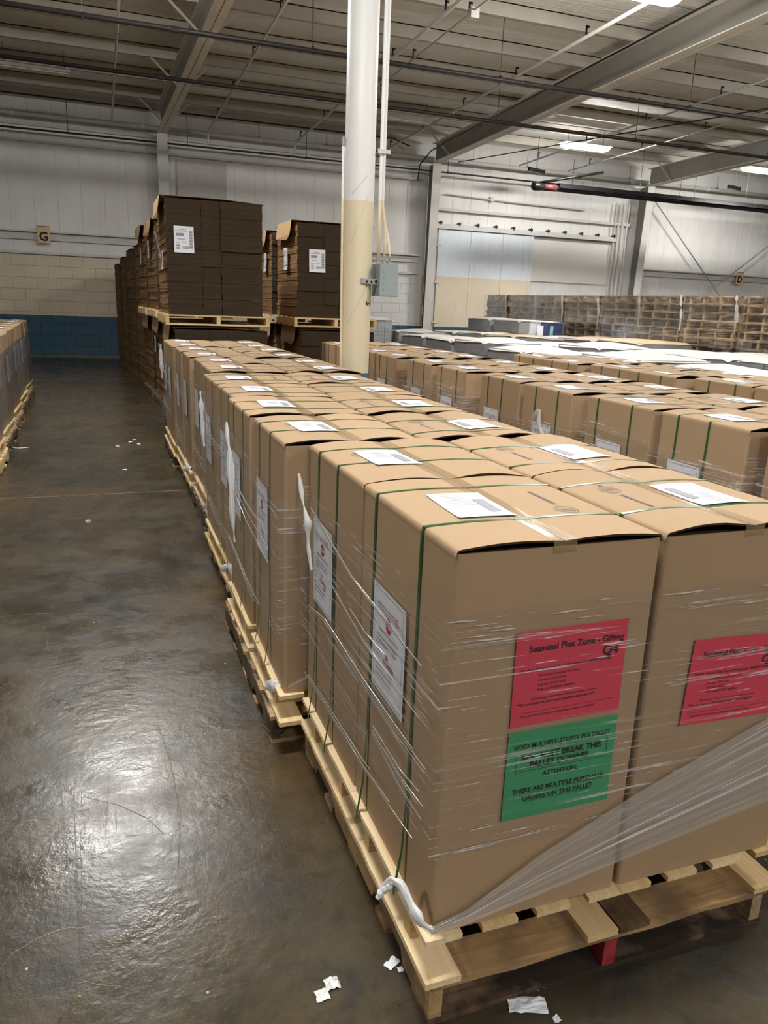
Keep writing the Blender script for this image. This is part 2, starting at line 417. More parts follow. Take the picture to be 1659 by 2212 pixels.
SC = plain('rubber_scuff', (58, 54, 48), .4, 0, .2, 60)
for pts, w in (([(-.186, 2.57), (-.18, 2.4), (-.17, 2.2), (-.156, 1.918), (-.15, 1.80)], .005), ([(-.24, 2.673), (-.215, 2.4), (-.186, 2.096)], .004), ([(-.068, 2.652), (-.07, 2.5), (-.082, 2.28)], .004),
               ([(-.16, 2.3), (-.152, 2.1), (-.148, 1.84)], .004), ([(.10, 2.22), (.05, 2.32), (-.04, 2.42), (-.15, 2.5)], .006), ([(.13, 2.9), (.155, 2.6), (.16, 2.3), (.13, 2.05)], .007), ([(-.12, 2.9), (-.13, 3.2)], .006)):
    scuff(pts, w)
crack([(-.9, 4.25), (-.5, 4.27), (-.12, 4.2), (0.05, 4.12), (.34, 4.08)], .004)

mb = MB(); n = 0
for sgn in (1,):
    mb.add([(XL, YF, eave(YF)+.25), (XR, YF, eave(YF)+.25), (XR, YW, eave(YW)+.25), (XL, YW, eave(YW)+.25),
            (XL, YF, eave(YF)+.35), (XR, YF, eave(YF)+.35), (XR, YW, eave(YW)+.35), (XL, YW, eave(YW)+.35)],
           [(0, 1, 2, 3), (7, 6, 5, 4), (0, 4, 5, 1), (1, 5, 6, 2), (2, 6, 7, 3), (3, 7, 4, 0)])
ceiling = struct(mb.obj('ceiling', M['ceil']))
# insulation quilts sagging between the purlins
PY = [YW-1.47-1.61*i for i in range(12)]
for i in range(len(PY)-1):
    y0, y1 = PY[i+1]+.04, PY[i]-.04
    mb = MB()
    mb.grid(lambda a, b, y0=y0, y1=y1: (-6+a*32, y0+b*(y1-y0), eave(y0+b*(y1-y0))+.235-.045*math.sin(math.pi*b)-.012*mnoise.noise((a*40, b*3, y0))), 46, 6)
    mb.obj('insulation_quilt', M['ceil'], ceiling, True)
for y in PY:
    mb = MB(); z = eave(y)
    for (a, b) in ((-10, 30),):
        mb.box(a, b, y-.006, y+.006, z, z+.24); mb.box(a, b, y-.08, y+.006, z, z+.012); mb.box(a, b, y-.006, y+.08, z+.228, z+.24)
    mb.obj('purlin', M['purlin'], ceiling)
# purlin braces beside the rafters
def brace(p, q):
    mb = MB(); mb.bar(p, q, .04, .04); return mb.obj('flange_brace', M['purlin'], ceiling)
RX = [1.75, 9.5, 17.15, 24.8, -5.8]
for x in RX:
    mb = MB(); y0, y1 = -4, 22.15
    d = .53
    def zb(y): return eave(y)-d-.05*(y-10)/12*.3
    # web, flanges
    for (a, b, c0, c1) in ((x-.008, x+.008, 0, d), (x-.13, x+.13, 0, .018), (x-.13, x+.13, d-.018, d)):
        lean = .026 if x == RX[0] else 0
        vs = [(xx+lean*(22.1-y), y, eave(y)-d+cc) for y in (y0, y1) for cc in (c0, c1) for xx in (a, b)]
        mb.add(vs, [(0, 1, 3, 2), (4, 6, 7, 5), (0, 4, 5, 1), (2, 3, 7, 6), (0, 2, 6, 4), (1, 5, 7, 3)], 0 if c1-c0 > .1 else 1)
    mb.obj('rafter', [M['beampaint'], M['flange']], ceiling)
    for y in (PY[0:7:2] if x == RX[0] else PY[0:1]):
        xl = x+(.026*(22.1-y) if x == RX[0] else 0)
        for s in (-1, 1): brace((xl+s*.02, y, eave(y)-d+.03), (xl+s*.62, y, eave(y)+.02))

# back wall --------------------------------------------------------
mb = MB(); mb.box(XL, XR, YW+.026, YW+.3, 0, 7.2)
wall = struct(mb.obj('wall_back', M['wall']))
for nm, b in (('wall_left', (XL-.2, XL, YF, YW+.3)), ('wall_right', (XR, XR+.2, YF, YW+.3)), ('wall_front', (XL-.2, XR+.2, YF-.2, YF))):
    mb = MB(); mb.box(b[0], b[1], b[2], b[3], 0, 7.4); struct(mb.obj(nm, M['wall']))
pm = {}
def panel(name, x0, x1, z0, z1, dep, mat):
    mb = MB(); g = .002; c = .006
    mb.poly([(x0+g, YW+.1), (x0+g, YW+.1-dep+c), (x0+g+c, YW+.1-dep), (x1-g-c, YW+.1-dep), (x1-g, YW+.1-dep+c), (x1-g, YW+.1)], 'z', z0, z1)
    return mb.obj(name, mat, wall)
# masonry blocks under, metal siding above
bw, bh = .585, .2925
for r in range(9):
    x = -6.2-(bw/2 if r % 2 else 0)
    while x < 9.2:
        panel('block', x, x+bw, r*bh+.003, (r+1)*bh-.003, .1, M['wall']); x += bw
x = -6.0
while x < 9.2:
    panel('siding_panel', x, x+.57, 2.70, 6.4, .085, M['wall']); x += .57
x = 9.7
while x < 27:
    panel('siding_panel', x, x+.62, 0.0 if x > 17.3 else 2.6, 6.45, .085, M['wall']); x += .62
for (x0, x1, z0, z1, dep, mt) in ((-6.2, 9.25, 3.16, 3.20, .24, 'whitepaint'), (-6.2, 9.25, 2.98, 3.17, .10, 'whitepaint'), (-6.2, 9.25, 2.63, 2.69, .12, 'whitepaint'),
                                  (-6.2, 9.25, 5.30, 5.36, .14, 'whitepaint'), (-6.2, 9.25, 5.68, 5.74, .12, 'whitepaint'),
                                  (17.5, 30, 3.16, 3.20, .24, 'whitepaint'), (17.5, 30, 2.98, 3.17, .10, 'whitepaint'), (9.75, 16.8, 4.52, 4.60, .14, 'whitepaint')):
    mb = MB(); mb.box(x0, x1, YW-dep+.02, YW+.03, z0, z1); mb.obj('girt', M[mt], wall)
mb = MB(); mb.box(2.14, 3.46, YW-.06, YW+.03, 2.9, 5.23); mb.obj('cover_panel', plain('cover_panel_paint', (196, 192, 186), .6), wall)
for x in RX[:4]:
    mb = MB(); yb = YW
    for (a, b, f) in ((x-.008, x+.008, 'web'), (x-.13, x+.13, 'fl')):
        for_top, for_bot = .56, .34
        if f == 'web':
            vs = [(xx, yy, zz) for (zz, dd) in ((0, for_bot), (5.74, for_top)) for yy in (yb-dd, yb) for xx in (a, b)]
            mi = 0
        else:
            vs = [(xx, yy, zz) for (zz, dd) in ((0, for_bot), (5.74, for_top)) for yy in (yb-dd-.018, yb-dd) for xx in (a, b)]
            mi = 1
        mb.add(vs, [(0, 1, 3, 2), (4, 6, 7, 5), (0, 4, 5, 1), (2, 3, 7, 6), (0, 2, 6, 4), (1, 5, 7, 3)], mi)
    mb.obj('wall_column', [M['webshade'], M['whitepaint']], wall)
# X-brace rods in the last bay
for (p, q) in (((17.5, YW-.3, 5.4), (20.9, YW-.3, 2.4)), ((23.6, YW-.34, 4.9), (20.1, YW-.34, 2.4))):
    mb = MB(); mb.tube([p, q], .02, 6); mb.obj('brace_rod', M['galv'], wall)
for (x, w) in ((16.35, .035), (16.5, .05), (16.68, .03), (16.2, .025)):
    mb = MB(); mb.tube([(x, YW-.12, .0), (x, YW-.12, 5.2)], w, 8); mb.obj('riser_pipe', M['whitepaint'], wall)
mb = MB(); mb.tube([(10.0, YW-.08, 5.0), (12.4, YW-.08, 4.93), (15.0, YW-.08, 4.9)], .022, 6); mb.box(11.55, 11.67, YW-.12, YW, 4.9, 5.03); mb.obj('conduit', M['whitepaint'], wall)

mb = MB(); mb.box(-6.2, 9.2, YW-.22, YW+.03, 0, .07); struct(mb.obj('baseboard_back', plain('concrete_curb', (112, 106, 98), .7, 0, .15, 6)))
# sliding door ------------------------------------------------------
door = struct(put('door_1', None, None, (0, 0, 0)))
for (x0, x1) in ((9.84, 10.95), (10.95, 12.07), (12.07, 13.19)):
    mb = MB(); mb.box(x0+.004, x1-.004, YW-.14, YW-.08, .02, 3.98); mb.obj('door_panel', M['door'], door)
mb = MB(); mb.box(9.70, 9.84, YW-.1, YW-.02, 0, 4.2); mb.obj('door_post', M['whitepaint'], door)
mb = MB(); mb.box(9.74, 16.3, YW-.16, YW-.06, 4.0, 4.14); mb.box(9.74, 16.3, YW-.18, YW-.06, 3.985, 4.0, 1); mb.obj('door_track', [M['whitepaint'], M['blackpipe']], door)
for i in range(11):
    x = 9.9+i*.63
    mb = MB(); mb.box(x-.03, x+.03, YW-.2, YW-.02, 4.14, 4.2); mb.box(x-.012, x+.012, YW-.17, YW-.13, 4.1, 4.22); mb.obj('track_bracket', M['blackpipe'], door)
for z in (1.2, 2.4, 3.5):
    mb = MB(); mb.box(9.78, 9.95, YW-.17, YW-.14, z, z+.06); mb.obj('hinge_strap', M['whitepaint'], door)
mb = MB(); mb.box(13.25, 16.15, YW-.03, YW+.02, 2.62, 3.95); mb.obj('blanking_panel', plain('blanking_paint', (226, 223, 214), .6, 0, .01), door)

# ================================================================== OVERHEAD SERVICES
def pipe(name, pts, r, mat, label, cat_, hang=None, group=None, n=8):
    mb = MB(); mb.tube(pts, r, n)
    o = mb.obj(name, M[mat], None, True); tag(o, label, cat_, group)
    for (x, y, z, top) in hang or []:
        h = MB(); h.tube([(x, y, z), (x, y, top)], .008, 6); h.tube([(x, y-.03, z-r*.9), (x, y, z-r*1.15), (x, y+.03, z-r*.9)], .009, 5)
        h.box(x-.012, x+.012, y-r-.012, y+r+.012, z+r-.004, z+r+.02)
        h.obj('hanger_rod', M['rod'], o)
    for x in [pts[0][0]+1.2+3.05*k for k in range(12)] if hang else []:
        if x < pts[-1][0]:
            h = MB(); h.tube([(x-.05, pts[0][1], pts[0][2]), (x+.05, pts[0][1], pts[0][2])], r*1.22, 8); h.obj('coupling', M[mat], o)
    return o
yA, zA, yB, zB = 13.3, 5.6, 16.1, 5.6
pipe('sprinkler_pipe', [(-6, yA, zA), (24, yA, zA)], .04, 'blackpipe', 'thick dark sprinkler pipe hung across the bay nearest the camera', 'pipe', [(x, yA, zA, eave(yA)+.1) for x in (.0, 3.45, 6.85, 11.0, 15.0)])
pipe('sprinkler_pipe', [(-6, yB, zB), (28, yB, zB)], .037, 'blackpipe', 'dark sprinkler pipe hung across the bay just beyond the round column', 'pipe', [(x, yB, zB, eave(yB)+.1) for x in (-1.4, 5.6, 8.3, 11.9, 15.9, 19.4)])
pipe('sprinkler_pipe', [(-6, YW-.45, 5.53), (24, YW-.45, 5.53)], .024, 'blackpipe', 'thin dark pipe low along the back wall under the white main', 'pipe', [(x, YW-.45, 5.53, 6.3) for x in (-.5, 2.4, 5.6, 9.9, 14.2, 18.4)])
pipe('sprinkler_pipe', [(-6, YW-.3, 6.33), (8.2, YW-.3, 6.31), (8.6, YW-.6, 6.1)], .02, 'blackpipe', 'thin dark pipe tight under the eave of the back wall', 'pipe')
pipe('water_main', [(-6, YW-.35, 5.88), (28, YW-.35, 5.88)], .06, 'whitepaint', 'white painted main pipe along the top of the back wall', 'pipe', [(x, YW-.35, 5.88, 6.3) for x in (4.3, 6.2, 7.6, 12.6, 16.4, 20)])
for k, (x, y0, y1, z, r, mt, lb) in enumerate([
        (.52, 7, 21.3, 5.86, .022, 'whitepaint', 'pale conduit run towards the wall over the open aisle'),
        (2.88, 7, 21.6, 5.98, .024, 'whitepaint', 'pale conduit run beside the first roof rafter over the brown bundles'),
        (5.22, 6, 21.8, 5.98, .028, 'whitepaint', 'pale conduit run crossing above the round column'),
        (5.62, 6, 17.0, 6.02, .014, 'whitepaint', 'thin pale conduit with junction box next to the thicker run'),
        (7.75, 6, 21.6, 6.0, .03, 'whitepaint', 'pale conduit run alongside the big grey rafter'),
        (11.9, 12, 21.5, 5.95, .022, 'galv', 'metal conduit run in the bay of the lit lamp'),
        (13.6, 12, 21.5, 5.95, .018, 'galv', 'thin metal conduit run past the lit lamp towards the back')]):
    o = pipe('conduit', [(x, y0, z+SL*(15-y0)), (x, y1, z+SL*(15-y1))], r, mt, lb, 'conduit')
    if k == 3: JB = o
    for y in [y0+1.5+2.3*q for q in range(7)]:
        if y < y1:
            h = MB(); zz = z+SL*(15-y); h.box(x-.012, x+.012, y-.012, y+.012, zz, zz+.17); h.box(x-.012, x+.05, y-.012, y+.012, zz+.14, zz+.17); h.obj('beam_clip', M['black'], o)
    if k in (1, 2, 4):
        h = MB(); h.tube([(x, y1, z+SL*(15-y1)), (x, y1+.15, z-.2), (x, y1+.15, 5.55)], r, 6); h.obj('drop_leg', M[mt], o)
h = MB(); h.box(5.56, 5.7, 11.9, 12.0, 5.98, 6.12)
h.obj('junction_box', M['whitepaint'], JB)
pipe('cable', [(8.35, 6, 6.15), (8.6, 12, 6.05), (8.75, 17, 5.95), (8.85, 21, 5.85), (8.85, 21.8, 5.6), (8.85, 21.9, 5.2)], .018, 'black', 'black cable run along the side of the big grey rafter', 'cable')
pipe('cable', [(10.1, 21.9, 5.8), (11.6, 16.5, 5.75), (13.2, 13.5, 5.9), (16, 11, 6.0)], .014, 'black', 'black cable looping beneath the roof near the lit lamp', 'cable')
# girder short struts (white) under the purlins between conduits
def lamp(x, y, on, label):
    z = 5.93+SL*(15-y)*0
    r = root('ceiling_lamp', (x, y, z), label, 'lamp', 'long ceiling lamps')
    if on:
        mb = MB(); mb.box(-.72, .72, -.195, .195, .04, .052); mb.box(-.62, .62, -.075, .075, .06, .09); mb.obj('housing', M['whitepaint'], r)  # wide thin plate added over the lens to hold light off the ceiling
        # clear wrap lens: glows below and to its sides
        prof = [(-.165, .039), (-.178, .02), (-.18, 0), (-.165, -.03), (-.11, -.052), (0, -.06), (.11, -.052), (.165, -.03), (.18, 0), (.178, .02), (.165, .039)]
        mb = MB(); xs = [(-.7, .0), (-.69, .6), (-.66, .9), (-.6, 1), (.6, 1), (.66, .9), (.69, .6), (.7, .0)]
        n = len(prof)
        mb.add([(x, u*max(k, .02), (v-.02)*max(k, .02)+.02) for x, k in xs for u, v in prof], [(i*n+j, i*n+j+1, (i+1)*n+j+1, (i+1)*n+j) for i in range(len(xs)-1) for j in range(n-1)])
        mb.obj('wrap_lens', M['tube_on'], r, True)
    else:
        mb = MB(); mb.poly([(-.17, .0), (-.1, .07), (.1, .07), (.17, .0), (.16, -.005), (.09, .05), (-.09, .05), (-.16, -.005)], 'x', -.66, .66); mb.obj('housing', M['whitepaint'], r)
        for s in (-.09, 0, .09):
            mb = MB(); mb.tube([(-.64, s, .0), (.64, s, .0)], .02, 8); mb.obj('tube', M['tube_off'], r)
    for s in (-.55, .55):
        mb = MB(); mb.tube([(s, 0, .07), (s, 0, eave(y)-z)], .006, 5); mb.obj('hanger_wire', M['rod'], r)
    return r
lamp_l = ['long lit lamp over the near end of the open aisle', 'long lit lamp hung above the near carton rows, top edge', 'long lit lamp over the grey carton loads', 'long lit lamp near the heater tube, brightest in view', 'long lit lamp at the far edge beyond the heater']
for i, (x, y) in enumerate(LIT):
    lb = lamp_l[i] if i < 5 else 'long lit lamp %s' % ['behind the camera over the aisle', 'behind the camera over the near row', 'behind the camera over the grey loads', 'out over the far side bay', 'two bays behind the camera', 'two bays behind the camera over the aisle', 'over the row across the aisle'][i-5]
    lamp(x, y, True, lb)
for i, (x, y) in enumerate(UNLIT):
    lamp(x, y, False, ['unlit tube lamp hung over the aisle by the back wall', 'unlit tube lamp just beside the round column by the back wall'][i])

# radiant heater tube
ht = root('radiant_heater', (11.55, 20.0, 5.05), 'long black radiant heater tube with red end hung before the back wall', 'heater')
mb = MB(); mb.tube([(.75, 0, 0), (10.5, 0, -.02)], .085, 12); mb.obj('heater_tube', M['black'], ht, True)
mb = MB(); mb.poly([(-.17, .0), (-.09, .13), (.09, .13), (.17, .0), (.16, .0), (.085, .12), (-.085, .12), (-.16, .0)], 'x', .8, 10.5); mb.obj('reflector', M['black'], ht)
mb = MB(); mb.tube([(.35, 0, 0), (.75, 0, 0)], .095, 12); mb.obj('burner_end', plain('red_burner', (84, 34, 38), .6), ht, True)
mb = MB(); mb.tube([(0, 0, .0), (.06, 0, 0), (.35, 0, 0)], [.1, .12, .1], 12); mb.obj('fan_box', M['black'], ht, True)
mb = MB(); mb.tube([(.1, 0, .08), (2.0, -.4, .47)], .035, 8); mb.obj('flue', M['black'], ht, True)
for x in (1.6, 3.6, 5.6, 7.6, 9.6):
    mb = MB(); mb.tube([(x, 0, .16), (x, 0, 1.25)], .008, 5); mb.obj('hanger_rod', M['rod'], ht)
for k, (x, y, z, rz) in enumerate(((12.1, 20.8, 5.55, .35), (19.2, 20.6, 5.65, .3))):
    d = root('air_deflector', (x, y, z), ['black slotted bar hung above the red heater end', 'black slotted bar hung near the far end of the heater'][k], 'bar', None, rz)
    mb = MB(); mb.box(-.35, .35, -.04, .04, 0, .1); mb.obj('bar_body', M['black'], d)
    mb = MB(); mb.tube([(0, 0, .1), (0, 0, .95)], .012, 5); mb.obj('hanger_rod', M['rod'], d)

# bay letters
def sign(ch, x, z, label):
    s = root('bay_sign', (x, YW-.25, z), label, 'sign')
    mb = MB(); mb.box(-.15, .15, 0, .02, -.2, .2); mb.obj('board', plain('sign_board', (226, 190, 150), .6, 0, .05), s)
    mb = MB(); mb.box(-.15, .15, .0, .04, .2, .215); mb.obj('top_clip', M['black'], s)
    V, F = text_polys([(ch, 0, -.14, .30, 'CENTER', .03, 1.0)]); put('letter', flat('letter', V, F, '-y', .003, M['ink']), s)
sign('G', -1.26, 3.10, 'cream bay sign board with black letter G on the girt above the aisle')
sign('D', 21.7, 3.08, 'cream bay sign board with black letter D in the braced bay')

# ================================================================== ROUND COLUMN
PX, PYc, PR = 1.955, 6.05, .118
def colmat():
    t = NT('column_paint'); p = t.pos(); z = t.n('SeparateXYZ', Vector=p).outputs[2]
    n1 = t.noise(p, 9, 4); zz = t.math('ADD', z, t.math('MULTIPLY', n1, .02))
    col = t.mix(t.math('GREATER_THAN', zz, 1.17), lin((58, 112, 128)), lin((220, 208, 178)))
    col = t.mix(t.math('GREATER_THAN', zz, 2.49), col, lin((228, 228, 226)))
    chips = t.noise(t.map(p, (5, 5, 4)), 2.2, 5, .7)
    col = t.mix(t.ramp(chips, [(.80, (0, 0, 0)), (.81, (1, 1, 1))]), col, lin((96, 62, 52)))
    gr = t.noise(t.map(p, (8, 8, .6)), 2, 3)
    col = t.mix(t.math('MULTIPLY', gr, .14), col, lin((120, 104, 84)))
    t.bsdf(Base_Color=col, Roughness=.45, Spec=.4, Normal=t.bump(n1, .06, .004)); return t.m
colm = root('round_column', (PX, PYc, 0), 'round steel column painted white over cream between the carton rows', 'column')
mb = MB(); mb.tube([(0, 0, 0), (0, 0, 1.2), (0, 0, 2.5), (0, 0, 6.6)], PR, 32); mb.obj('shaft', colmat(), colm, True)
mb = MB(); mb.box(-.2, .2, -.2, .2, 0, .02); mb.obj('base_plate', M['blackpipe'], colm)
mb = MB(); ch = [(.045, 1.735), (.075, 1.745), (.098, 1.738), (.108, 1.70), (.090, 1.695), (.078, 1.712), (.060, 1.698), (.045, 1.705)]
mb.add([(x, -math.sqrt(PR**2-x*x)-.0015, z) for x, z in ch], [tuple(range(7, -1, -1))])
mb.obj('paint_chip', plain('bare_primer', (92, 60, 54), .7), colm)
mb = MB()
for (p, q) in (((-.09, 2.15), (.04, 2.52)), ((-.1, 1.55), (.05, 1.86)), ((-.085, 2.52), (.03, 2.66))):
    k = 8
    P = [(p[0]+(q[0]-p[0])*i/k, p[1]+(q[1]-p[1])*i/k) for i in range(k+1)]
    mb.add([(x, -math.sqrt(PR**2-x*x)-.001, z) for x, z in P]+[(x, -math.sqrt(PR**2-x*x)-.001, z+.004) for x, z in P], [(i, i+1, k+2+i, k+1+i) for i in range(k)])
mb.obj('slanted_line', plain('slanted_line_tone', (150, 136, 112), .7), colm)  # thin slanted lines in a darker tone
eb = root('electrical_box', (PX+.135, PYc-.06, 1.775), 'grey electrical box with round knockouts strapped to the round column', 'electrical box')
mb = MB(); mb.box(-.0, .16, -.1, .08, 0, .245); mb.obj('enclosure', M['boxgrey'], eb)
mb = MB(); mb.box(.005, .157, -.106, -.1, .004, .241); mb.obj('cover', plain('grey_cover', (150, 162, 162), .4), eb)
for z in (.05, .095, .14, .185):
    mb = MB(); mb.tube([(.035, -.1055, z), (.035, -.1075, z)], .012, 14); mb.obj('knockout', M['boxgrey'], eb)
mb = MB(); mb.box(-.14, .0, -.068, -.060, .09, .13); mb.box(-.10, -.085, -.071, -.066, .10, .115, 1); mb.box(-.06, -.045, -.071, -.066, .10, .115, 1); mb.box(-.025, -.005, -.071, -.066, .098, .122, 1); mb.obj('mounting_strut', [M['galv'], M['black']], eb)
for dx in (.022, .07, .118):
    mb = MB(); mb.tube([(dx, 0, .245), (dx, 0, .272)], .017, 10); mb.obj('connector', M['galv'], eb)
def cond(pts, r, mt, lb):
    mb = MB(); mb.tube(pts, r, 10); o = mb.obj('column_conduit', [M[mt]], None, True); tag(o, lb, 'conduit', 'conduits on the round column'); return o
bx = PX+.135; by = PYc-.06
cm = NT('conduit_paint'); zz = cm.n('SeparateXYZ', Vector=cm.pos()).outputs[2]
cm.bsdf(Base_Color=cm.mix(cm.math('GREATER_THAN', zz, 2.5), lin((222, 208, 178)), lin((226, 225, 222))), Roughness=.5); M['cond'] = cm.m
cond([(bx+.022, by, 2.047), (bx+.022, by, 2.4), (bx+.018, by, 6.3)], .016, 'cond', 'thickest conduit rising straight from the grey electrical box')
cond([(bx+.07, by, 2.047), (bx+.075, by, 2.2), (bx+.08, by, 2.27), (bx+.04, by-.01, 2.46), (bx+.045, by-.01, 6.3)], .012, 'cond', 'bent middle conduit rising from the grey electrical box')
cond([(bx+.118, by, 2.047), (bx+.118, by, 2.12), (bx+.10, by+.02, 2.25), (bx+.045, by+.03, 2.48), (bx+.04, by+.03, 6.3)], .011, 'cond', 'outermost bent conduit rising from the grey electrical box')
cond([(PX-.135, PYc, 2.9), (PX-.132, PYc, 2.3), (PX-.125, PYc-.02, 1.3), (PX-.125, PYc-.02, .05)], .011, 'cond', 'thin capped conduit on the aisle face of the round column')
mb = MB(); mb.tube([(PX-.135, PYc, 2.87), (PX-.135, PYc, 2.93)], .016, 8); mb.obj('end_cap', M['galv'], bpy.data.objects['column_conduit.003'])
for z in (2.83, 4.2):
    mb = MB(); mb.box(bx-.02, bx+.08, by-.035, by-.028, z, z+.03); mb.obj('conduit_strap', M['whitepaint'], bpy.data.objects['column_conduit'])

# ================================================================== CARTONS
CW, CD, CH = .526, .604, .971
def body_mesh(seed):
    rr = random.Random(seed); mb = MB(); r = .011; hw, hd = CW/2, CD/2
    plan = []
    for (cx, cy_, a0) in ((hw-r, hd-r, 0), (-hw+r, hd-r, 90), (-hw+r, -hd+r, 180), (hw-r, -hd+r, 270)):
        for k in range(4):
            a = math.radians(a0+30*k); plan.append((cx+r*math.cos(a), cy_+r*math.sin(a)))
        # two mid points on the following side
        a = math.radians(a0+90); nx, ny = math.cos(a), math.sin(a)
    full = []
    n = len(plan)
    for i in range(n):
        full.append(plan[i])
        j = (i+1) % n
        d = math.dist(plan[i], plan[j])
        if d > .1:
            for k in (1, 2, 3): full.append((plan[i][0]+(plan[j][0]-plan[i][0])*k/4, plan[i][1]+(plan[j][1]-plan[i][1])*k/4))
    N = len(full); zs = [0, .02, .25, .5, .75, .95, CH]
    bul = [rr.uniform(.001, .003), rr.uniform(.001, .003), rr.uniform(.002, .005), rr.uniform(.002, .005)]
    vs = []
    for z in zs:
        for (x, y) in full:
            f = math.sin(math.pi*z/CH)
            bx_ = by_ = 0
            if abs(abs(x)-hw) < .002: bx_ = math.copysign(bul[0 if x > 0 else 1]*f*math.cos(y/hd*math.pi/2), x)
            if abs(abs(y)-hd) < .002: by_ = math.copysign(bul[2 if y > 0 else 3]*f*math.cos(x/hw*math.pi/2), y)
            vs.append((x+bx_, y+by_, z))
    fs = [(l*N+i, l*N+(i+1) % N, (l+1)*N+(i+1) % N, (l+1)*N+i) for l in range(len(zs)-1) for i in range(N)]
    fs.append(tuple(range(N-1, -1, -1)))
    b = mb.add(vs, fs)
    # rim and inner minor flaps
    top = len(zs)-1
    s = .985
    inner = [(x*s, y*s, CH) for x, y in full]+[(x*s, y*s, CH-.007) for x, y in full]
    k = mb.add(inner, [], 0)
    for i in range(N):
        j = (i+1) % N
        mb.f.append((top*N+i, top*N+j, k+j, k+i)); mb.m.append(0)
        mb.f.append((k+i, k+j, k+N+j, k+N+i)); mb.m.append(1)
    mb.f.append(tuple(k+N+i for i in range(N))); mb.m.append(1)
    return mb.mesh('carton_body', [M['carton'], M['carton_shade']])
def top_z(x, y, A):
    """height of the arched flap over the rim"""
    u = (abs(x))/(CW/2)
    e = .35+.65*(abs(y)/(CD/2))**2
    a = A[0] if x < 0 else A[1]
    return .004+a*math.sin(math.pi*min(1, u))**1.0*e+.003*(1-u)
def flap_mesh(side, A):
    mb = MB(); hw, hd = CW/2, CD/2; th = .005
    us = [1.0, .995, .985, .96, .9, .8, .65, .5, .35, .2, .1, .004]
    dz = [-.014, -.005, -.001, 0, 0, 0, 0, 0, 0, 0, 0, 0]
    ny = 6
    def P(i, j, o):
        x = side*us[i]*hw; y = -hd+.001+(CD-.002)*j/ny
        z = CH+top_z(x, y, A)+dz[i]
        return (x*(1.0015 if i == 0 else 1), y, z+o)
    n = len(us)
    K = n*(ny+1)
    top = [P(i, j, th) for j in range(ny+1) for i in range(n)]; bot = [P(i, j, 0) for j in range(ny+1) for i in range(n)]
    vs = top+bot+top+bot; fs = []; mi = []; sm = []
    def q(*f, m=0, s=True):
        fs.append(f if side < 0 else f[::-1]); mi.append(m); sm.append(s)
    for j in range(ny):
        for i in range(n-1):
            a = j*n+i; q(a, a+1, a+n+1, a+n); q(K+a, K+a+n, K+a+n+1, K+a+1)
    A_, B_ = 2*K, 3*K
    for i in range(n-1):
        q(A_+i, B_+i, B_+i+1, A_+i+1, m=1, s=False); b = ny*n+i; q(A_+b, A_+b+1, B_+b+1, B_+b, m=1, s=False)
    for j in range(ny):
        a = j*n; q(A_+a, A_+a+n, B_+a+n, B_+a, s=False); c = a+n-1; q(A_+c, B_+c, B_+c+n, A_+c+n, m=1, s=False)
    mb.add(vs, []); mb.f = fs; mb.m = mi
    me = mb.mesh('flap', [M['carton'], M['carton_shade']], False); me.polygons.foreach_set('use_smooth', sm); me.update(); return me
def strap_mesh(y, A, flare):
    mb = MB(); hw = CW/2; w = .0065
    xs = [-1, -.9, -.75, -.5, -.25, -.05, .05, .25, .5, .75, .9, 1]
    path = [(-hw-flare, -.03), (-hw-flare, -.006), (-hw-flare*.8, .03), (-hw-flare*.45, .10), (-hw-.007, .25), (-hw-.006, CH*.5), (-hw-.004, CH-.012)]
    path += [(x*hw, CH+top_z(x*hw, y, A)+.0065) for x in xs]
    path += [(hw+.004, CH-.012), (hw+.005, CH*.5), (hw+.003, .03), (hw+.003, .004)]
    n = len(path)
    t = .0012
    vs = [(x, y-w, z) for x, z in path]+[(x, y+w, z) for x, z in path]
    mb.add(vs, [(i, n+i, n+i+1, i+1) for i in range(n-1)])
    return mb.mesh('strap', M['strap'])
def tape_mesh(A):
    mb = MB(); hd = CD/2; w = .03
    ys = [-hd+.0+CD*k/8 for k in range(9)]
    path = [(-hd-.003, CH-.014), (-hd-.004, CH-.004)]+[(y, None) for y in ys]+[(hd+.004, CH-.004), (hd+.003, CH-.014)]
    rows = []
    for (y, z) in path:
        for xx in (-w, -w/2, 0, w/2, w):
            rows.append((xx, y, (CH+top_z(xx, y, A)+.0062) if z is None else z))
    n = len(path)
    mb.add(rows, [(5*i+k, 5*i+k+1, 5*i+k+6, 5*i+k+5) for i in range(n-1) for k in range(4)])
    return mb.mesh('tape', M['tape'])

# printed papers --------------------------------------------------------
def T(t, x, y, s, a='LEFT', b=0.0, xs=1.0): return (t, x, y, s, a, b, xs)
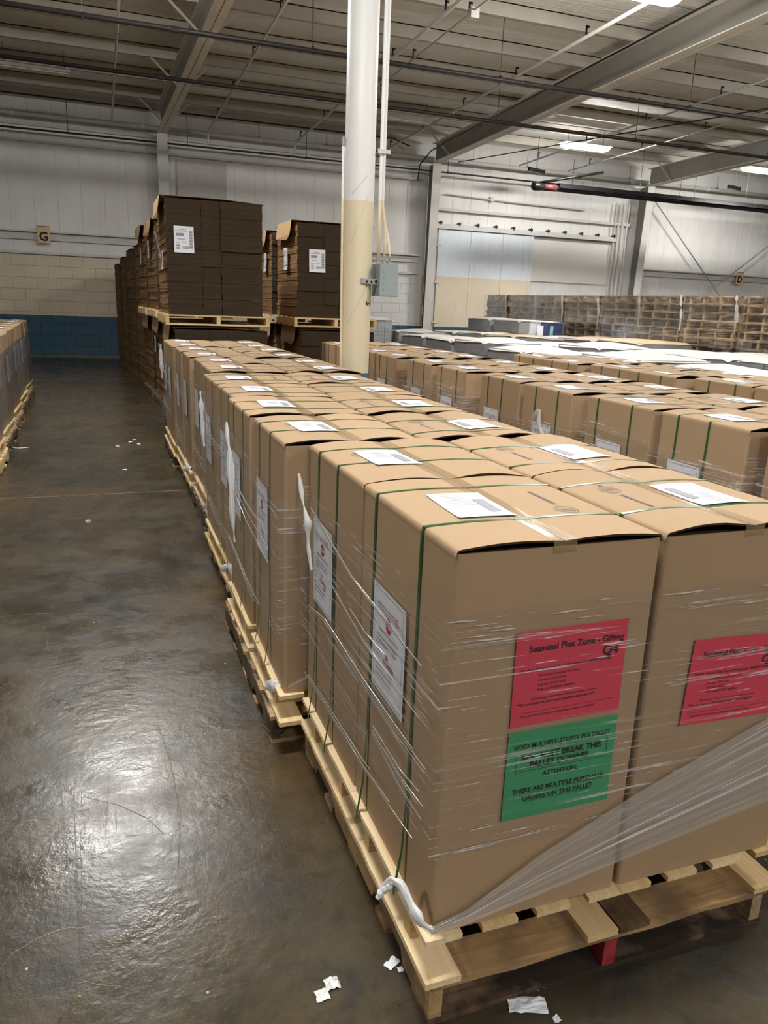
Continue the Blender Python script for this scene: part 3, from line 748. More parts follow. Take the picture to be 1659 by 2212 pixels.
# stop notice, .24 x .305 centred
def octa(cx, cy_, r): return [(cx+r*math.cos(math.radians(22.5+45*k)), cy_+r*math.sin(math.radians(22.5+45*k))) for k in range(8)], [tuple(range(8))]
NOT_BLACK = cat(rects(frame(-.104, -.142, .104, .142, .0012)),
                text_polys([T('DIRECT PULL LOCATION #', -.085, .098, .0115), T('ATTENTION LPA ASSOCIATES:', 0, .028, .0105, 'CENTER', .012), T('THIS IS A DIRECT PURCHASE ORDER', -.088, .008, .0092, b=.015),
                            T('YOU MUST RECEIVE ON P.O. LISTED', -.088, -.005, .0092, b=.015), T('BELOW', -.088, -.018, .0092, b=.015), T('STORE #', -.088, -.036, .0092), T('P.O. #', -.088, -.056, .0092),
                            T('PALLET COUNT', -.088, -.076, .0092), T('MERCHANDISE:  MIXED PALLETS', -.088, -.092, .0085, b=.012), T('VENDOR CONTACT & PHONE', -.088, -.106, .0085), T('1 of 24', -.0, -.074, .014, b=.02)]),
                rects([(.02, .092, .095, .093), (-.05, -.0385, .04, -.0378), (-.05, -.0585, .06, -.0578)]))
NOT_RED = cat(octa(0, .062, .0225), text_polys([T('DIRECT PURCHASE ORDER - DO NOT BREAK', 0, .088, .0078, 'CENTER', .01), T('P1', .05, .096, .017, b=.02), T('420', -.02, -.036, .017, b=.02), T('31L30732B', -.03, -.056, .017, b=.02)]))
NOT_WHITE = text_polys([T('STOP', 0, .055, .0185, 'CENTER', .03)])
def notice_meshes(face, d):
    return [('stop_notice', None), ('lettering', flat('notice_print', *NOT_BLACK, face, d+.0022, M['ink'])), ('lettering', flat('notice_red_print', *NOT_RED, face, d+.0022, M['redink'])), ('lettering', flat('notice_stop', *NOT_WHITE, face, d+.0028, M['paper']))]
# top label .155 x .225
TL_INK = cat(rects([(-.05+.012*(k % 2), .085-.011*k, .012+.02*((k*7) % 3)/2, .088-.011*k) for k in range(9)]), rects([(.028, -.07, .058, .05)]))
STAMP = MB()
def ring(cx, cy_, r, w, n=28):
    V = [(cx+(r+d)*math.cos(2*math.pi*k/n), cy_+(r+d)*math.sin(2*math.pi*k/n)) for d in (0, -w) for k in range(n)]
    return V, [(k, (k+1) % n, n+(k+1) % n, n+k) for k in range(n)]
stamp = cat(ring(0, 0, .034, .0022), ring(0, 0, .026, .0012), rects([(-.022, -.004+.009*k, .022, -.0015+.009*k) for k in (-1, 0, 1)]), rects([(-.006, -.052, .008, -.040)]))
stxt = rects([(-.009+.0015*(k % 3), .055+.0075*k, .007-.002*(k % 2), .060+.0075*k) for k in range(18)])
STP = cat(stamp, stxt)

small_print = {}
def make_carton(kind, seed):
    """kind: logo 1 = on the +x flap, -1 = on the -x flap, 0 none; paper side; notice faces"""
    logo, pap, nface, nofs, flare, s1, s2, A = kind
    r = put('carton', None)
    kids = [put('carton_body', body_mesh(seed), r)]
    for s in (-1, 1): kids.append(put('flap', flap_mesh(s, A), r))
    kids.append(put('tape', tape_mesh(A), r))
    for y in (s1, s2): kids.append(put('strap', strap_mesh(y, A, flare), r))
    # address paper on the top, draped over the arched flap
    cx, cyy = pap*.080, .012
    pr = random.Random(seed); tw = pr.uniform(-.05, .05)
    def tp(u, v, o):
        x = cx+u*math.cos(tw)-v*math.sin(tw); y = cyy+u*math.sin(tw)+v*math.cos(tw)
        return (x, y, CH+top_z(x, y, A)+.0075+o+.004*max(0, abs(v)/.11-.8)*2)
    mb = MB(); mb.grid(lambda a, b: tp((a-.5)*.152, (b-.5)*.225, 0), 6, 6)
    p = put('address_label', mb.mesh('address_label', M['paper']), r); kids.append(p)
    V, F = TL_INK
    me = bpy.data.meshes.new('label_print'); me.from_pydata([tp(u, v, .0012) for u, v in V], [], F); me.materials.append(M['greyink'])
    q = put('lettering', me, p); KIDS.setdefault(p.name, []).append(q)
    if logo:
        sgn = logo
        V, F = STP
        me = bpy.data.meshes.new('stamp')
        P = [(sgn*(.15-u*.9), -sgn*(.075-v)) for u, v in V]
        me.from_pydata([(x, y, CH+top_z(x, y, A)+.0062) for x, y in P], [], F); me.materials.append(M['blueink'])
        kids.append(put('printed_stamp', me, r))
    if nface:
        face, d = nface, CW/2+.0085
        mb = MB(); fn = FACE[face]; cu, cv = nofs
        def fp(a, b): return fn(cu+(a-.5)*.236, cv+(b-.5)*.303, d+.0015+.010*max(0, b-.72)*abs(a-.3))
        mb.grid(fp, 6, 8)
        nt = put('stop_notice', mb.mesh('stop_notice', M['paper']), r); kids.append(nt)
        for (nm, (V, F), mt, o) in (('black_lettering', NOT_BLACK, 'ink', .0008), ('red_lettering', NOT_RED, 'redink', .0008), ('stop_word', NOT_WHITE, 'paper', .0014)):
            V2 = [(cu+u, cv+v) for u, v in V]
            me = bpy.data.meshes.new(nm); 
            pts_ = []
            for u, v in V2:
                a, b = (u-cu)/.236+.5, (v-cv)/.303+.5
                pts_.append(fn(u, v, d+.0015+.010*max(0, b-.72)*abs(a-.3)+o))
            me.from_pydata(pts_, [], F); me.materials.append(M[mt])
            q = put(nm, me, nt); KIDS.setdefault(nt.name, []).append(q)
    KIDS[r.name] = kids
    return r
NV = .598
A1 = (.008, .0075); A2 = (.011, .015); A3 = (.011, .005)
protos = {
    'L1': make_carton((1, -1, '-x', (-.045, NV), .030, -.124, .192, A1), 1),      # notice on aisle face
    'L2': make_carton((-1, -1, '-x', (-.08, NV), .030, -.05, .17, A2), 2),
    'L3': make_carton((-1, -1, '-x', (-.02, NV), .030, -.14, .13, A3), 3),
    'R1': make_carton((1, -1, None, None, .030, -.15, .13, A2), 4),
    'R2': make_carton((1, -1, None, None, .030, -.12, .17, (.018, .016)), 5),
    'R3': make_carton((0, -1, None, None, .030, -.16, .12, A3), 6),
}
used = set()
def carton(proto, cx, cyy, z0, label, rz=0.0, group=None, hs=1.0):
    o = protos[proto]
    if proto in used: o = copytree(o)
    used.add(proto)
    o.location = (cx, cyy, z0); o.rotation_euler = (0, 0, rz); o.scale = (1, 1, hs)
    tag(o, label, 'carton', group)
    return o

# ------------------------------------------------------------------ pallets
def stringer_mesh(L, w, h, notch=True):
    mb = MB()
    if notch:
        pts = [(-L/2, 0), (-L*.36, 0), (-L*.345, .034), (-L*.17, .034), (-L*.155, 0), (L*.155, 0), (L*.17, .034), (L*.345, .034), (L*.36, 0), (L/2, 0), (L/2, h), (-L/2, h)]
    else: pts = [(-L/2, 0), (L/2, 0), (L/2, h), (-L/2, h)]
    mb.poly(pts, 'x', -w/2, w/2); return mb
def board(mb, x0, x1, y0, y1, z0, z1, wob=0.0, seed=0):
    """a plank with slightly eased and uneven edges"""
    if wob <= 0: mb.box(x0, x1, y0, y1, z0, z1); return
    n = 14; vs = []
    longx = (x1-x0) > (y1-y0)
    for i in range(n+1):
        t = i/n
        a = wob*mnoise.noise((t*7, seed, 0)); b = wob*mnoise.noise((t*7, seed, 5))
        if longx:
            x = x0+(x1-x0)*t
            vs += [(x, y0+a, z0), (x, y1+b, z0), (x, y1+b, z1), (x, y0+a, z1)]
        else:
            y = y0+(y1-y0)*t
            vs += [(x0+a, y, z0), (x1+b, y, z0), (x1+b, y, z1), (x0+a, y, z1)]
    fs = [(4*i+k, 4*i+(k+1) % 4, 4*i+4+(k+1) % 4, 4*i+4+k) for i in range(n) for k in range(4)]+[(3, 2, 1, 0), (4*n, 4*n+1, 4*n+2, 4*n+3)]
    mb.add(vs, fs)
GH = .128
def gma(cx, y0, label, mats, group, Lx=1.06, Ly=1.23, special=False, seed=0):
    """big pallet: three notched stringers along y, deck boards across"""
    rr = random.Random(seed); p = root('pallet', (cx, y0+Ly/2, 0), label, 'pallet', group)
    sm, dm = mats; th = .017; hs = GH-2*th
    for k, x in enumerate((-Lx/2+.02, 0, Lx/2-.02)):
        mb = stringer_mesh(Ly, .036, hs); o = mb.obj('stringer', M[sm], p, loc=(x, 0, th))
        if special and k == 1:
            e = MB(); e.box(x-.02, x+.02, -Ly/2-.002, -Ly/2+.05, th+.002, th+hs-.002); e.obj('red_painted_end', M['redw'], p)
    def deck(z0, z1, ys, nm, mm):
        for i, (ya, yb) in enumerate(ys):
            mb = MB(); board(mb, -Lx/2+rr.uniform(-.006, .006), Lx/2+rr.uniform(-.006, .006), ya, yb, z0, z1, .007 if special else .004, rr.random()*9)
            mb.obj(nm, M[mm[i] if isinstance(mm, list) else mm], p)
    h = Ly/2
    tops = [(-h-.01, -h+.105)]+[(-h+.135+.075+i*.19, -h+.135+.075+i*.19+.09) for i in range(5)]+[(h-.135, h+.005)]
    deck(GH-th, GH, tops, 'deck_board', dm)
    bots = [(-h+.0, -h+.115), (-.32, -.23), (-.045, .045), (.23, .32), (h-.115, h)]
    deck(0, th, bots, 'bottom_board', ['stainx', dm, dm, dm, dm] if special else dm)
    return p
SMH = .118
def small_pallet_proto(mat, matx, dark=False):
    """quarter pallet: slats along y over two cross stringers over two bottom boards"""
    p = put('small_pallet', None); kids = []; w = .56
    for k, x in enumerate((-.28, -.28+.154, -.28+.308, -.28+.462)):
        mb = MB(); board(mb, x, x+.098, -.305, .30, SMH-.016, SMH, .003, k+2); kids.append(mb.obj('slat', M[mat], p))
    for y in (-.19, .14):
        mb = MB(); mb.box(-w/2+.01, w/2-.01, y, y+.042, .018, SMH-.016); kids.append(mb.obj('cross_stringer', M[matx], p))
    for k, x in enumerate((-.285, .175)):
        mb = MB(); board(mb, x, x+.095, -.33, .31, 0, .018, .003, k+9)
        kids.append(mb.obj('bottom_board', M['darkw'] if (dark and k == 0) else M[mat], p))
    KIDS[p.name] = kids; return p
SP = {'pine': small_pallet_proto('pine', 'pinex'), 'dark': small_pallet_proto('pine', 'pinex', True)}
sp_used = set()
def small_pallet(kind, cx, cyy, z, label, rz=0, group='small pallets under the cartons'):
    o = SP[kind]
    if kind in sp_used: o = copytree(o)
    sp_used.add(kind); o.location = (cx, cyy, z); o.rotation_euler.z = rz
    return tag(o, label, 'pallet', group)

# ------------------------------------------------------------------ near row
# (x of the aisle face, y of the first carton front, y of the second)
NEAR = [(.668, 1.342, 1.948), (.585, 2.585, 3.265), (.620, 3.89, 4.52), (.695, 5.26, 5.88), (.672, 6.58, 7.22), (.655, 7.88, 8.50)]
ROWT = CH
lp = ['L1', 'L2', 'L2', 'L3', 'L3', 'L1', 'L3', 'L2', 'L1', 'L3', 'L2', 'L3']
rp = ['R1', 'R2', 'R2', 'R1', 'R3', 'R1', 'R2', 'R3', 'R1', 'R2', 'R1', 'R3']
zc = GH+SMH+.001
k = 0
pal_m = [('oldy', 'oldx'), ('greyw', 'oldx'), ('pine', 'pinex'), ('greyw', 'greywx'), ('pine', 'pinex'), ('greyw', 'oldx')]
for i, (x0, ya, yb) in enumerate(NEAR):
    for j, yf in enumerate((ya, yb)):
        jx = 0 if i == 0 else R.uniform(-.006, .006)
        nL = 'nearest the camera' if k == 0 else '%s from the camera' % ORD[k]
        cl = carton(lp[k], x0+CW/2+jx, yf+CD/2, zc, ('brown strapped carton with red and green notices, front corner of the near row' if k == 0 else 'brown strapped carton %s in the aisle-side line of the near row' % nL), R.uniform(-.008, .008) if k else 0, 'cartons in the near row')
        crr = carton(rp[k], x0+CW*1.5+.013+jx, yf+CD/2, zc, ('brown strapped carton with one red notice, inner front of the near row' if k == 0 else 'brown strapped carton %s in the inner column of the near row' % nL), math.pi+(R.uniform(-.008, .008) if k else 0), 'cartons in the near row')
        if k == 0: FRONT_L, FRONT_R = cl, crr
        small_pallet('pine', x0+CW/2-.005, yf+CD/2-.014, GH, 'pale small pallet under the aisle-side carton %s in the near row' % nL)
        if i < 2: small_pallet('dark' if k == 0 else 'pine', x0+CW*1.5+.03, yf+CD/2-.014, GH, 'pale small pallet under the inner carton %s in the near row' % nL)
        else: small_pallet('pine', x0+CW*1.5+.03, yf+CD/2-.014, GH, 'pale small pallet under the inner carton %s in the near row' % nL)
        k += 1
    ys = [1.315, 2.64, 4.02, 5.30, 6.66, 7.95][i]
    xo = [0, -.03, .02, -.03, .02, -.02][i]
    gma(x0+.52+xo, ys, ['used tan pallet with oil-stained bottom board at the front of the near row', 'weathered grey pallet with broken corner, second under the near row', 'pale new pallet third from the camera under the near row', 'grey pallet fourth from the camera under the near row', 'pale pallet fifth from the camera under the near row', 'grey pallet at the far end of the near row'][i], pal_m[i], 'pallets under the near row', special=(i == 0), seed=i)
# notices on the two front cartons
RED_T = text_polys([T('Seasonal Flex Zone - Gifting', .012, .068, .0228, 'CENTER', .022, .98), T('Q4', .128, .034, .034, 'RIGHT', .025), T('Product Name: Kreg Tool Q4 Sidestack, RESET613796', -.132, .020, .0108, b=.008),
                    T('Placement: Seasonal Flex Zone', -.085, .004, .0088), T('Set date: 10/21/2024', -.085, -.008, .0088), T('End date: 01/31/2025', -.085, -.020, .0088), T('Item List: 6274273, 6892963', -.085, -.032, .0088, b=.01),
                    T('Exit Strategy: Discontinued, final markdown clearance', -.10, -.054, .0082), T('**Do not place on floor until specified dates above**', -.135, -.066, .0098, b=.012), T('This label to be placed on shipping container and BOL', -.125, -.097, .0092)])
RED_T = cat(RED_T, rects([(-.133, -.0855, .133, -.0845)]))
GRN_T = cat(text_polys([T('VPXD MULTIPLE STORES PER PALLET', 0, .072, .0178, 'CENTER', .014, .92), T('RDC MUST BREAK THIS', 0, .040, .0222, 'CENTER', .03, .95), T('PALLET DOWN!!!', -.005, .018, .0222, 'CENTER', .03, .95),
                        T('ATTENTION:', 0, -.010, .0165, 'CENTER', .016), T('THERE ARE MULTIPLE PURCHASE', 0, -.048, .0182, 'CENTER', .022, .95), T('ORDERS ON THIS PALLET', 0, -.071, .0182, 'CENTER', .022, .95)]),
            rects(frame(-.125, .010, .128, .064, .0012)), rects([(-.122, -.0515, .122, -.0503), (-.094, -.0745, .094, -.0733)]))
def poster(parent, nm, mat, w, h, wx, wz, tilt, TX, sgn, lab):
    """paper fixed to the front face of a carton; world x, z of its centre; sgn -1 on a carton turned round"""
    o = put(nm, None, parent); mb = MB()
    mb.grid(lambda a, b: ((a-.5)*w, -.0015-.004*max(0, abs(b-.5)-.36), (b-.5)*h), 6, 6)
    o.data = None
    me = mb.mesh(nm, M[mat]); COL.objects.unlink(o); bpy.data.objects.remove(o)
    o = put(nm, me, parent); o['label'] = lab
    o.matrix_parent_inverse = Matrix.Identity(4)
    lx = (wx-parent.location.x)*sgn; ly = -(CD/2+.0065)*sgn
    o.location = (lx, ly, wz-parent.location.z); o.rotation_euler = (0, 0, 0 if sgn > 0 else math.pi)
    o.rotation_euler.y = tilt*sgn
    V, F = TX
    q = put('lettering', flat('lettering', V, F, '-y', .0028, M['ink']), o)
    return o
poster(FRONT_L, 'red_notice', 'redpaper', .298, .238, .976, .908, -.012, RED_T, 1, 'red printed paper notice')
poster(FRONT_L, 'green_notice', 'greenpaper', .300, .238, .978, .655, .0, GRN_T, 1, 'green printed paper notice')
poster(FRONT_R, 'red_notice', 'redpaper', .298, .238, 1.478, .822, -.035, RED_T, -1, 'red printed paper notice')

# ------------------------------------------------------------------ middle row
y = 1.27; k = 0
MIDZ = 0.2475
mid = []
for i in range(6):
    ya = [1.29, 2.60, 3.95, 5.36, 6.76, 8.07][i]; yb = ya+[.64, .66, .66, .68, .64, .64][i]
    x0 = 2.735-.030*(ya-2.6)
    mid.append((x0, ya, yb))
    for j, yf in enumerate((ya, yb)):
        carton(['L1', 'L3', 'L2'][k % 3], x0+CW/2+R.uniform(-.008, .008), yf+CD/2, MIDZ, 'brown strapped carton %s from the camera, facing side of the middle row' % ORD[k], R.uniform(-.01, .01)-.02, 'cartons in the middle row')
        carton(['R1', 'R3', 'R2'][k % 3], x0+CW*1.5+.026, yf+CD/2, MIDZ, 'brown strapped carton %s from the camera in the far side of the middle row' % ORD[k], math.pi+R.uniform(-.012, .012)-.02, 'cartons in the middle row')
        k += 1
def tall_pallet(cx, ya, label, group, L=1.28):
    p = root('pallet', (cx, ya+L/2-.01, 0), label, 'pallet', group)
    for z in (0, .123):
        for x in (-.5, 0, .5):
            mb = stringer_mesh(L-.06, .036, .091, False); mb.obj('stringer', M['oldy'], p, loc=(x, 0, z+.016))
        for yy in (-.55, -.28, 0, .28, .55):
            mb = MB(); mb.box(-.52, .52, yy-.05, yy+.05, z+.107, z+.123); mb.obj('deck_board', M['oldx'], p)
            if abs(yy) != .28:
                mb = MB(); mb.box(-.52, .52, yy-.05, yy+.05, z, z+.016); mb.obj('bottom_board', M['oldx'], p)
    return p
for i, (x0, ya, yb) in enumerate(mid):
    tall_pallet(x0+.53, ya, 'doubled wooden pallet %s from the camera under the middle row' % ORD[i], 'pallets under the middle row')
# ------------------------------------------------------------------ third row
k = 0
for i, ya in enumerate((2.45, 3.72, 5.0, 6.27)):
    x0 = 4.42-.085*(ya-4.5)
    for j in (0, 1):
        yf = ya+j*.62
        carton(['R1', 'R2', 'R3'][k % 3], x0+CW/2+R.uniform(-.02, .02), yf+CD/2, MIDZ, 'brown strapped carton %s from the camera, near side of the third row' % ORD[k], R.uniform(-.02, .02), 'cartons in the third row')
        carton(['R2', 'R3', 'R1'][k % 3], x0+CW*1.5+.02, yf+CD/2, MIDZ, 'brown strapped carton %s from the camera in the far side of the third row' % ORD[k], math.pi+R.uniform(-.02, .02), 'cartons in the third row')
        k += 1
    tall_pallet(x0+.53, ya, 'doubled wooden pallet %s from the camera under the third row' % ORD[i], 'pallets under the third row')
# ------------------------------------------------------------------ row across the aisle
k = 0
acr = []
for i, ya in enumerate((7.35, 8.75, 10.15, 11.6, 13.0)):
    xr = -1.04-.028*(ya-8.5)
    acr.append((xr, ya))
    for j in (0, 1):
        yf = ya+j*.63
        carton(['L1', 'L3'][k % 2], xr-CW/2+R.uniform(-.01, .01), yf+CD/2, zc, 'brown wrapped carton %s along the row on the other side of the aisle' % ORD[k], math.pi+R.uniform(-.01, .01), 'cartons across the aisle')
        small_pallet('pine', xr-CW/2+.003, yf+CD/2, GH, 'pale small pallet under carton %s of the row across the aisle' % ORD[k])
        k += 1
    gma(xr-.50, ya+.02, 'used pallet %s under the row on the other side of the aisle' % ORD[i], [('pine', 'pinex'), ('greyw', 'oldx'), ('oldy', 'oldx'), ('greyw', 'greywx'), ('oldy', 'oldx')][i], 'pallets across the aisle', seed=20+i)

# ------------------------------------------------------------------ stretch film
def wrap(name, x0, x1, y0, y1, zlo, zhi, label, mat='filmside', seed=0, sides='lfrb', jit=.02, group='stretch film on the pallets'):
    """film around a pallet load: l = -x side, f = -y side ..."""
    fr = root(name, (0, 0, 0), label, 'plastic film', group)
    o = .027; oy = .0125
    segs = {'l': ((x0-o, y1+oy), (x0-o, y0-oy)), 'f': ((x0-o, y0-oy), (x1+o, y0-oy)), 'r': ((x1+o, y0-oy), (x1+o, y1+oy)), 'b': ((x1+o, y1+oy), (x0-o, y1+oy))}
    s0 = seed*7.3
    for c in sides:
        (ax, ay), (bx_, by_) = segs[c]; L = math.dist((ax, ay), (bx_, by_)); mb = MB()
        nx, ny = (by_-ay)/L, -(bx_-ax)/L
        def f(a, b):
            s = s0+a*L
            zl = zlo(c, a)+jit*mnoise.noise((s*2.3, seed, 1)); zh = zhi(c, a)+jit*mnoise.noise((s*1.7, seed, 9))
            z = zl+(zh-zl)*b
            d = .0015*mnoise.noise((s*1.2, z*14, seed))+.001*mnoise.noise((s*3, z*40, seed+3))
            e = .006*min(1, min(a, 1-a)*20)
            return (ax+(bx_-ax)*a-nx*(d-e*0)*1, ay+(by_-ay)*a-ny*d, z)
        mb.grid(f, 26, 22, 0, lambda a, b: (s0+a*L, zlo(c, a)+(zhi(c, a)-zlo(c, a))*b))
        mb.obj('film_sheet', M[mat], fr, True); s0 += L
    return fr
def crumple(name, pts, r0, parent, seed, mat='rope', n=9, amp=.45):
    """a drawn-together ribbon of film with deep lengthwise folds"""
    mb = MB(); P = []; m_ = 9
    for (a, b) in zip(pts, pts[1:]):
        for k in range(m_): P.append(Vector(a).lerp(Vector(b), k/m_))
    P.append(Vector(pts[-1])); N = len(P)-1
    def f(a, b):
        i = min(int(round(b*N)), N); p = P[i]; d = (P[min(i+1, N)]-P[max(i-1, 0)]).normalized()
        s1 = d.cross(Vector((-.8, -.6, .1))); s1 = s1.normalized() if s1.length > .1 else Vector((0, 1, 0)); s2 = d.cross(s1)
        wd = r0*(1.0+amp*1.6*mnoise.noise((b*5, seed, 2)))*(.55+.45*math.sin(math.pi*min(1, b*1.02)))
        th = 2*math.pi*a
        fold = 1+.45*mnoise.noise((math.cos(th)*1.9, math.sin(th)*1.9, b*3+seed))+.30*mnoise.noise((math.cos(th)*5, math.sin(th)*5, b*9+seed))
        return p+(s1*math.cos(th)*1.25+s2*math.sin(th)*.55)*wd*fold
    mb.grid(f, 20, N, 0, lambda a, b: (b*.4+seed, a*.35))
    return mb.obj(name, M[mat], parent, True)
x0, x1 = NEAR[0][0], NEAR[0][0]+CW*2+.01
lo1 = lambda c, a: {'l': .40+.09*a, 'f': .475-.05*a, 'r': .42, 'b': .40}[c]
hi1 = lambda c, a: {'l': 1.085+.008*a, 'f': 1.088+.015*a, 'r': 1.1, 'b': 1.09}[c]
F1 = wrap('stretch_film', x0, x1, NEAR[0][1], NEAR[0][2]+CD, lo1, hi1, 'clear stretch film around the front four cartons with gathered tail', 'film', 1, 'lfrb', .008)
def folds(parent, pts, seed, n=4, spread=.012, w=.0022):
    """a few taut bright folds drawn along the film"""
    rr = random.Random(seed)
    for k in range(n):
        mb = MB(); P = []
        for (a, b) in zip(pts, pts[1:]):
            for q in range(6): P.append(Vector(a).lerp(Vector(b), q/6))
        P.append(Vector(pts[-1])); N = len(P); o = rr.uniform(-spread, spread); s0, s1 = rr.uniform(0, .3), rr.uniform(.65, 1)
        P = [p+Vector((0, 0, o*(.4+i/N))) for i, p in enumerate(P) if s0 <= i/(N-1) <= s1]; N = len(P)
        ww = [w*.36*(.25+rr.random())*math.sin(math.pi*(i+.3)/(N-.4)) for i in range(N)]
        mb.add([p+Vector((-.003, 0, ww[i])) for i, p in enumerate(P)]+[p+Vector((-.003, 0, -ww[i])) for i, p in enumerate(P)]+[p+Vector((-.006, 0, 0)) for p in P],
               [(i, i+1, 2*N+i+1, 2*N+i) for i in range(N-1)]+[(2*N+i, 2*N+i+1, N+i+1, N+i) for i in range(N-1)])
        mb.obj('film_fold', M['fan'], parent, True)
fx = x0-.033
folds(F1, [(fx, 2.40, 1.05), (fx, 2.33, 1.037), (fx, 1.93, .967), (fx, 1.6, .955), (fx, 1.31, .945)], 1, 4, .012)
folds(F1, [(fx, 2.53, .662), (fx, 2.195, .711), (fx, 1.78, .691), (fx, 1.535, .691), (fx, 1.32, .70)], 2, 6, .018, .003)
folds(F1, [(fx, 2.5, .40), (fx, 2.352, .412), (fx, 1.795, .446), (fx, 1.33, .51)], 3, 6, .018, .0028)
folds(F1, [(fx, 2.2, .88), (fx, 1.8, .83), (fx, 1.33, .84)], 4, 4, .03, .0016)
folds(F1, [(fx, 1.75, .60), (fx, 1.5, .585), (fx, 1.33, .60)], 5, 6, .03, .0016)
# gathered tail from the knot at the pallet edge, fanning out across the front
def fanf(a, b):
    P = [Vector((.60, 1.335, .345)), Vector((.648, 1.305, .300)), Vector((.672, 1.318, .292)), Vector((.744, 1.322, .300)), Vector((.94, 1.322, .370)), Vector((1.21, 1.320, .452)), Vector((1.62, 1.316, .565)), Vector((1.75, 1.314, .60))]
    Wd = [.012, .013, .014, .020, .062, .098, .140, .155]
    t = a*(len(P)-1); i = min(int(t), len(P)-2); f = t-i
    c = P[i].lerp(P[i+1], f); w = Wd[i]*(1-f)+Wd[i+1]*f
    v = (b-.5)*2
    fold = .006*mnoise.noise((b*18, a*1.5, 2))*(1-.4*a)
    lowsag = -.0
    return (c.x, c.y-.004+fold, c.z+v*w)
mb = MB(); mb.grid(fanf, 42, 36, 0, lambda a, b: (a*1.2, b*.5))
mb.obj('gathered_tail', M['fan'], F1, True)
crumple('knot', [(.566, 1.43, .335), (.585, 1.41, .372), (.60, 1.39, .372), (.615, 1.36, .335), (.632, 1.325, .305), (.655, 1.308, .297)], .011, F1, 3)
crumple('knot_end', [(.552, 1.42, .318), (.566, 1.42, .335), (.585, 1.405, .36)], .007, F1, 5)
crumple('loose_tail', [(x0-.036, 2.57, 1.12), (x0-.038, 2.50, 1.04), (x0-.040, 2.42, .98), (x0-.042, 2.40, .90), (x0-.041, 2.36, .83)], .008, F1, 7, 'tail', 9, .8)
names = ['', 'second', 'third', 'fourth', 'fifth', 'last']
for i in range(1, 6):
    xx, ya, yb = NEAR[i]
    hi = [0, 1.02, 1.07, 1.09, 1.07, 1.08][i]
    lo = [0, .42, .36, .40, .35, .45][i]
    def zl(c, a, lo=lo, i=i): return lo+(-.08+.16*a if c == 'l' else .06)
    def zh(c, a, hi=hi, i=i): return hi+({1: .10-.10*a, 2: .08-.06*a, 3: .03, 4: 0, 5: .02}[i] if c == 'l' else 0)
    fr = wrap('stretch_film', xx, xx+CW*2+.01, ya, yb+CD, zl, zh, 'clear stretch film around the %s set of four cartons of the near row' % names[i], 'filmside', i+1, 'lf' if i < 3 else 'l', .02)
    folds(fr, [(xx-.032, yb+CD-.05, hi-.12), (xx-.032, ya+.6, hi-.2), (xx-.032, ya+.02, hi-.22)], 60+i, 4, .05, .0025)
    folds(fr, [(xx-.032, yb+CD-.05, lo+.16), (xx-.032, ya+.6, lo+.1), (xx-.032, ya+.02, lo+.1)], 70+i, 5, .05, .0025)
    if i == 1:
        crumple('loose_tail', [(xx-.038, 3.70, 1.13), (xx-.042, 3.64, 1.07), (xx-.040, 3.60, 1.0), (xx-.042, 3.55, .82), (xx-.040, 3.52, .66), (xx-.038, 3.50, .58)], .012, fr, 11, 'tail', 9, .7)
        crumple('knot', [(xx-.04, 2.74, .20), (xx-.02, 2.68, .235), (xx+.0, 2.64, .24)], .02, fr, 12)
        mb = MB(); mb.grid(lambda a, b: (.60+a*.6, 2.578-.004*mnoise.noise((b*9, a, 1)), .262+a*.17+b*(.02+a*.12)), 16, 14, 0, lambda a, b: (a, b*.4)); mb.obj('gathered_tail', M['fan'], fr, True)
    if i == 2:
        crumple('loose_tail', [(xx-.036, 5.06, 1.12), (xx-.040, 5.0, 1.03), (xx-.038, 4.97, .88), (xx-.036, 4.93, .78)], .013, fr, 13, 'tail', 9, .7)
    if i in (2, 3, 4):
        crumple('knot', [(xx-.05, ya+.25, .22), (xx-.02, ya+.16, .25), (xx-.0, ya+.08, .25)], .022, fr, 20+i)
    if i == 5:
        crumple('loose_tail', [(xx-.03, yb+CD+.01, 1.18), (xx-.035, yb+CD, 1.05), (xx-.03, yb+CD-.02, .95), (xx-.03, yb+CD-.02, .8)], .02, fr, 17)
for i, (xx, ya, yb) in enumerate(mid):
    fr = wrap('stretch_film', xx, xx+CW*2+.01, ya, yb+CD, lambda c, a: .35, lambda c, a, i=i: 1.06+.05*math.sin(i*2+a*2), 'clear stretch film around the %s set of four cartons of the middle row' % ORD[i], 'film', 30+i, 'lf', .02)
    if i == 2:
        crumple('torn_flap', [(xx-.036, ya+.42, .98), (xx-.046, ya+.36, 1.05), (xx-.046, ya+.31, 1.08), (xx-.046, ya+.30, 1.0), (xx-.036, ya+.26, .93), (xx-.036, ya+.16, .86)], .012, fr, 41, 'tail', 9, .8)
for i, (xr, ya) in enumerate(acr):
    wrap('stretch_film', xr-CW, xr, ya, ya+.63+CD, lambda c, a: .36, lambda c, a: 1.06, 'clear stretch film around the %s pallet load across the aisle' % ORD[i], 'filmgrey', 50+i, 'rf', .03)

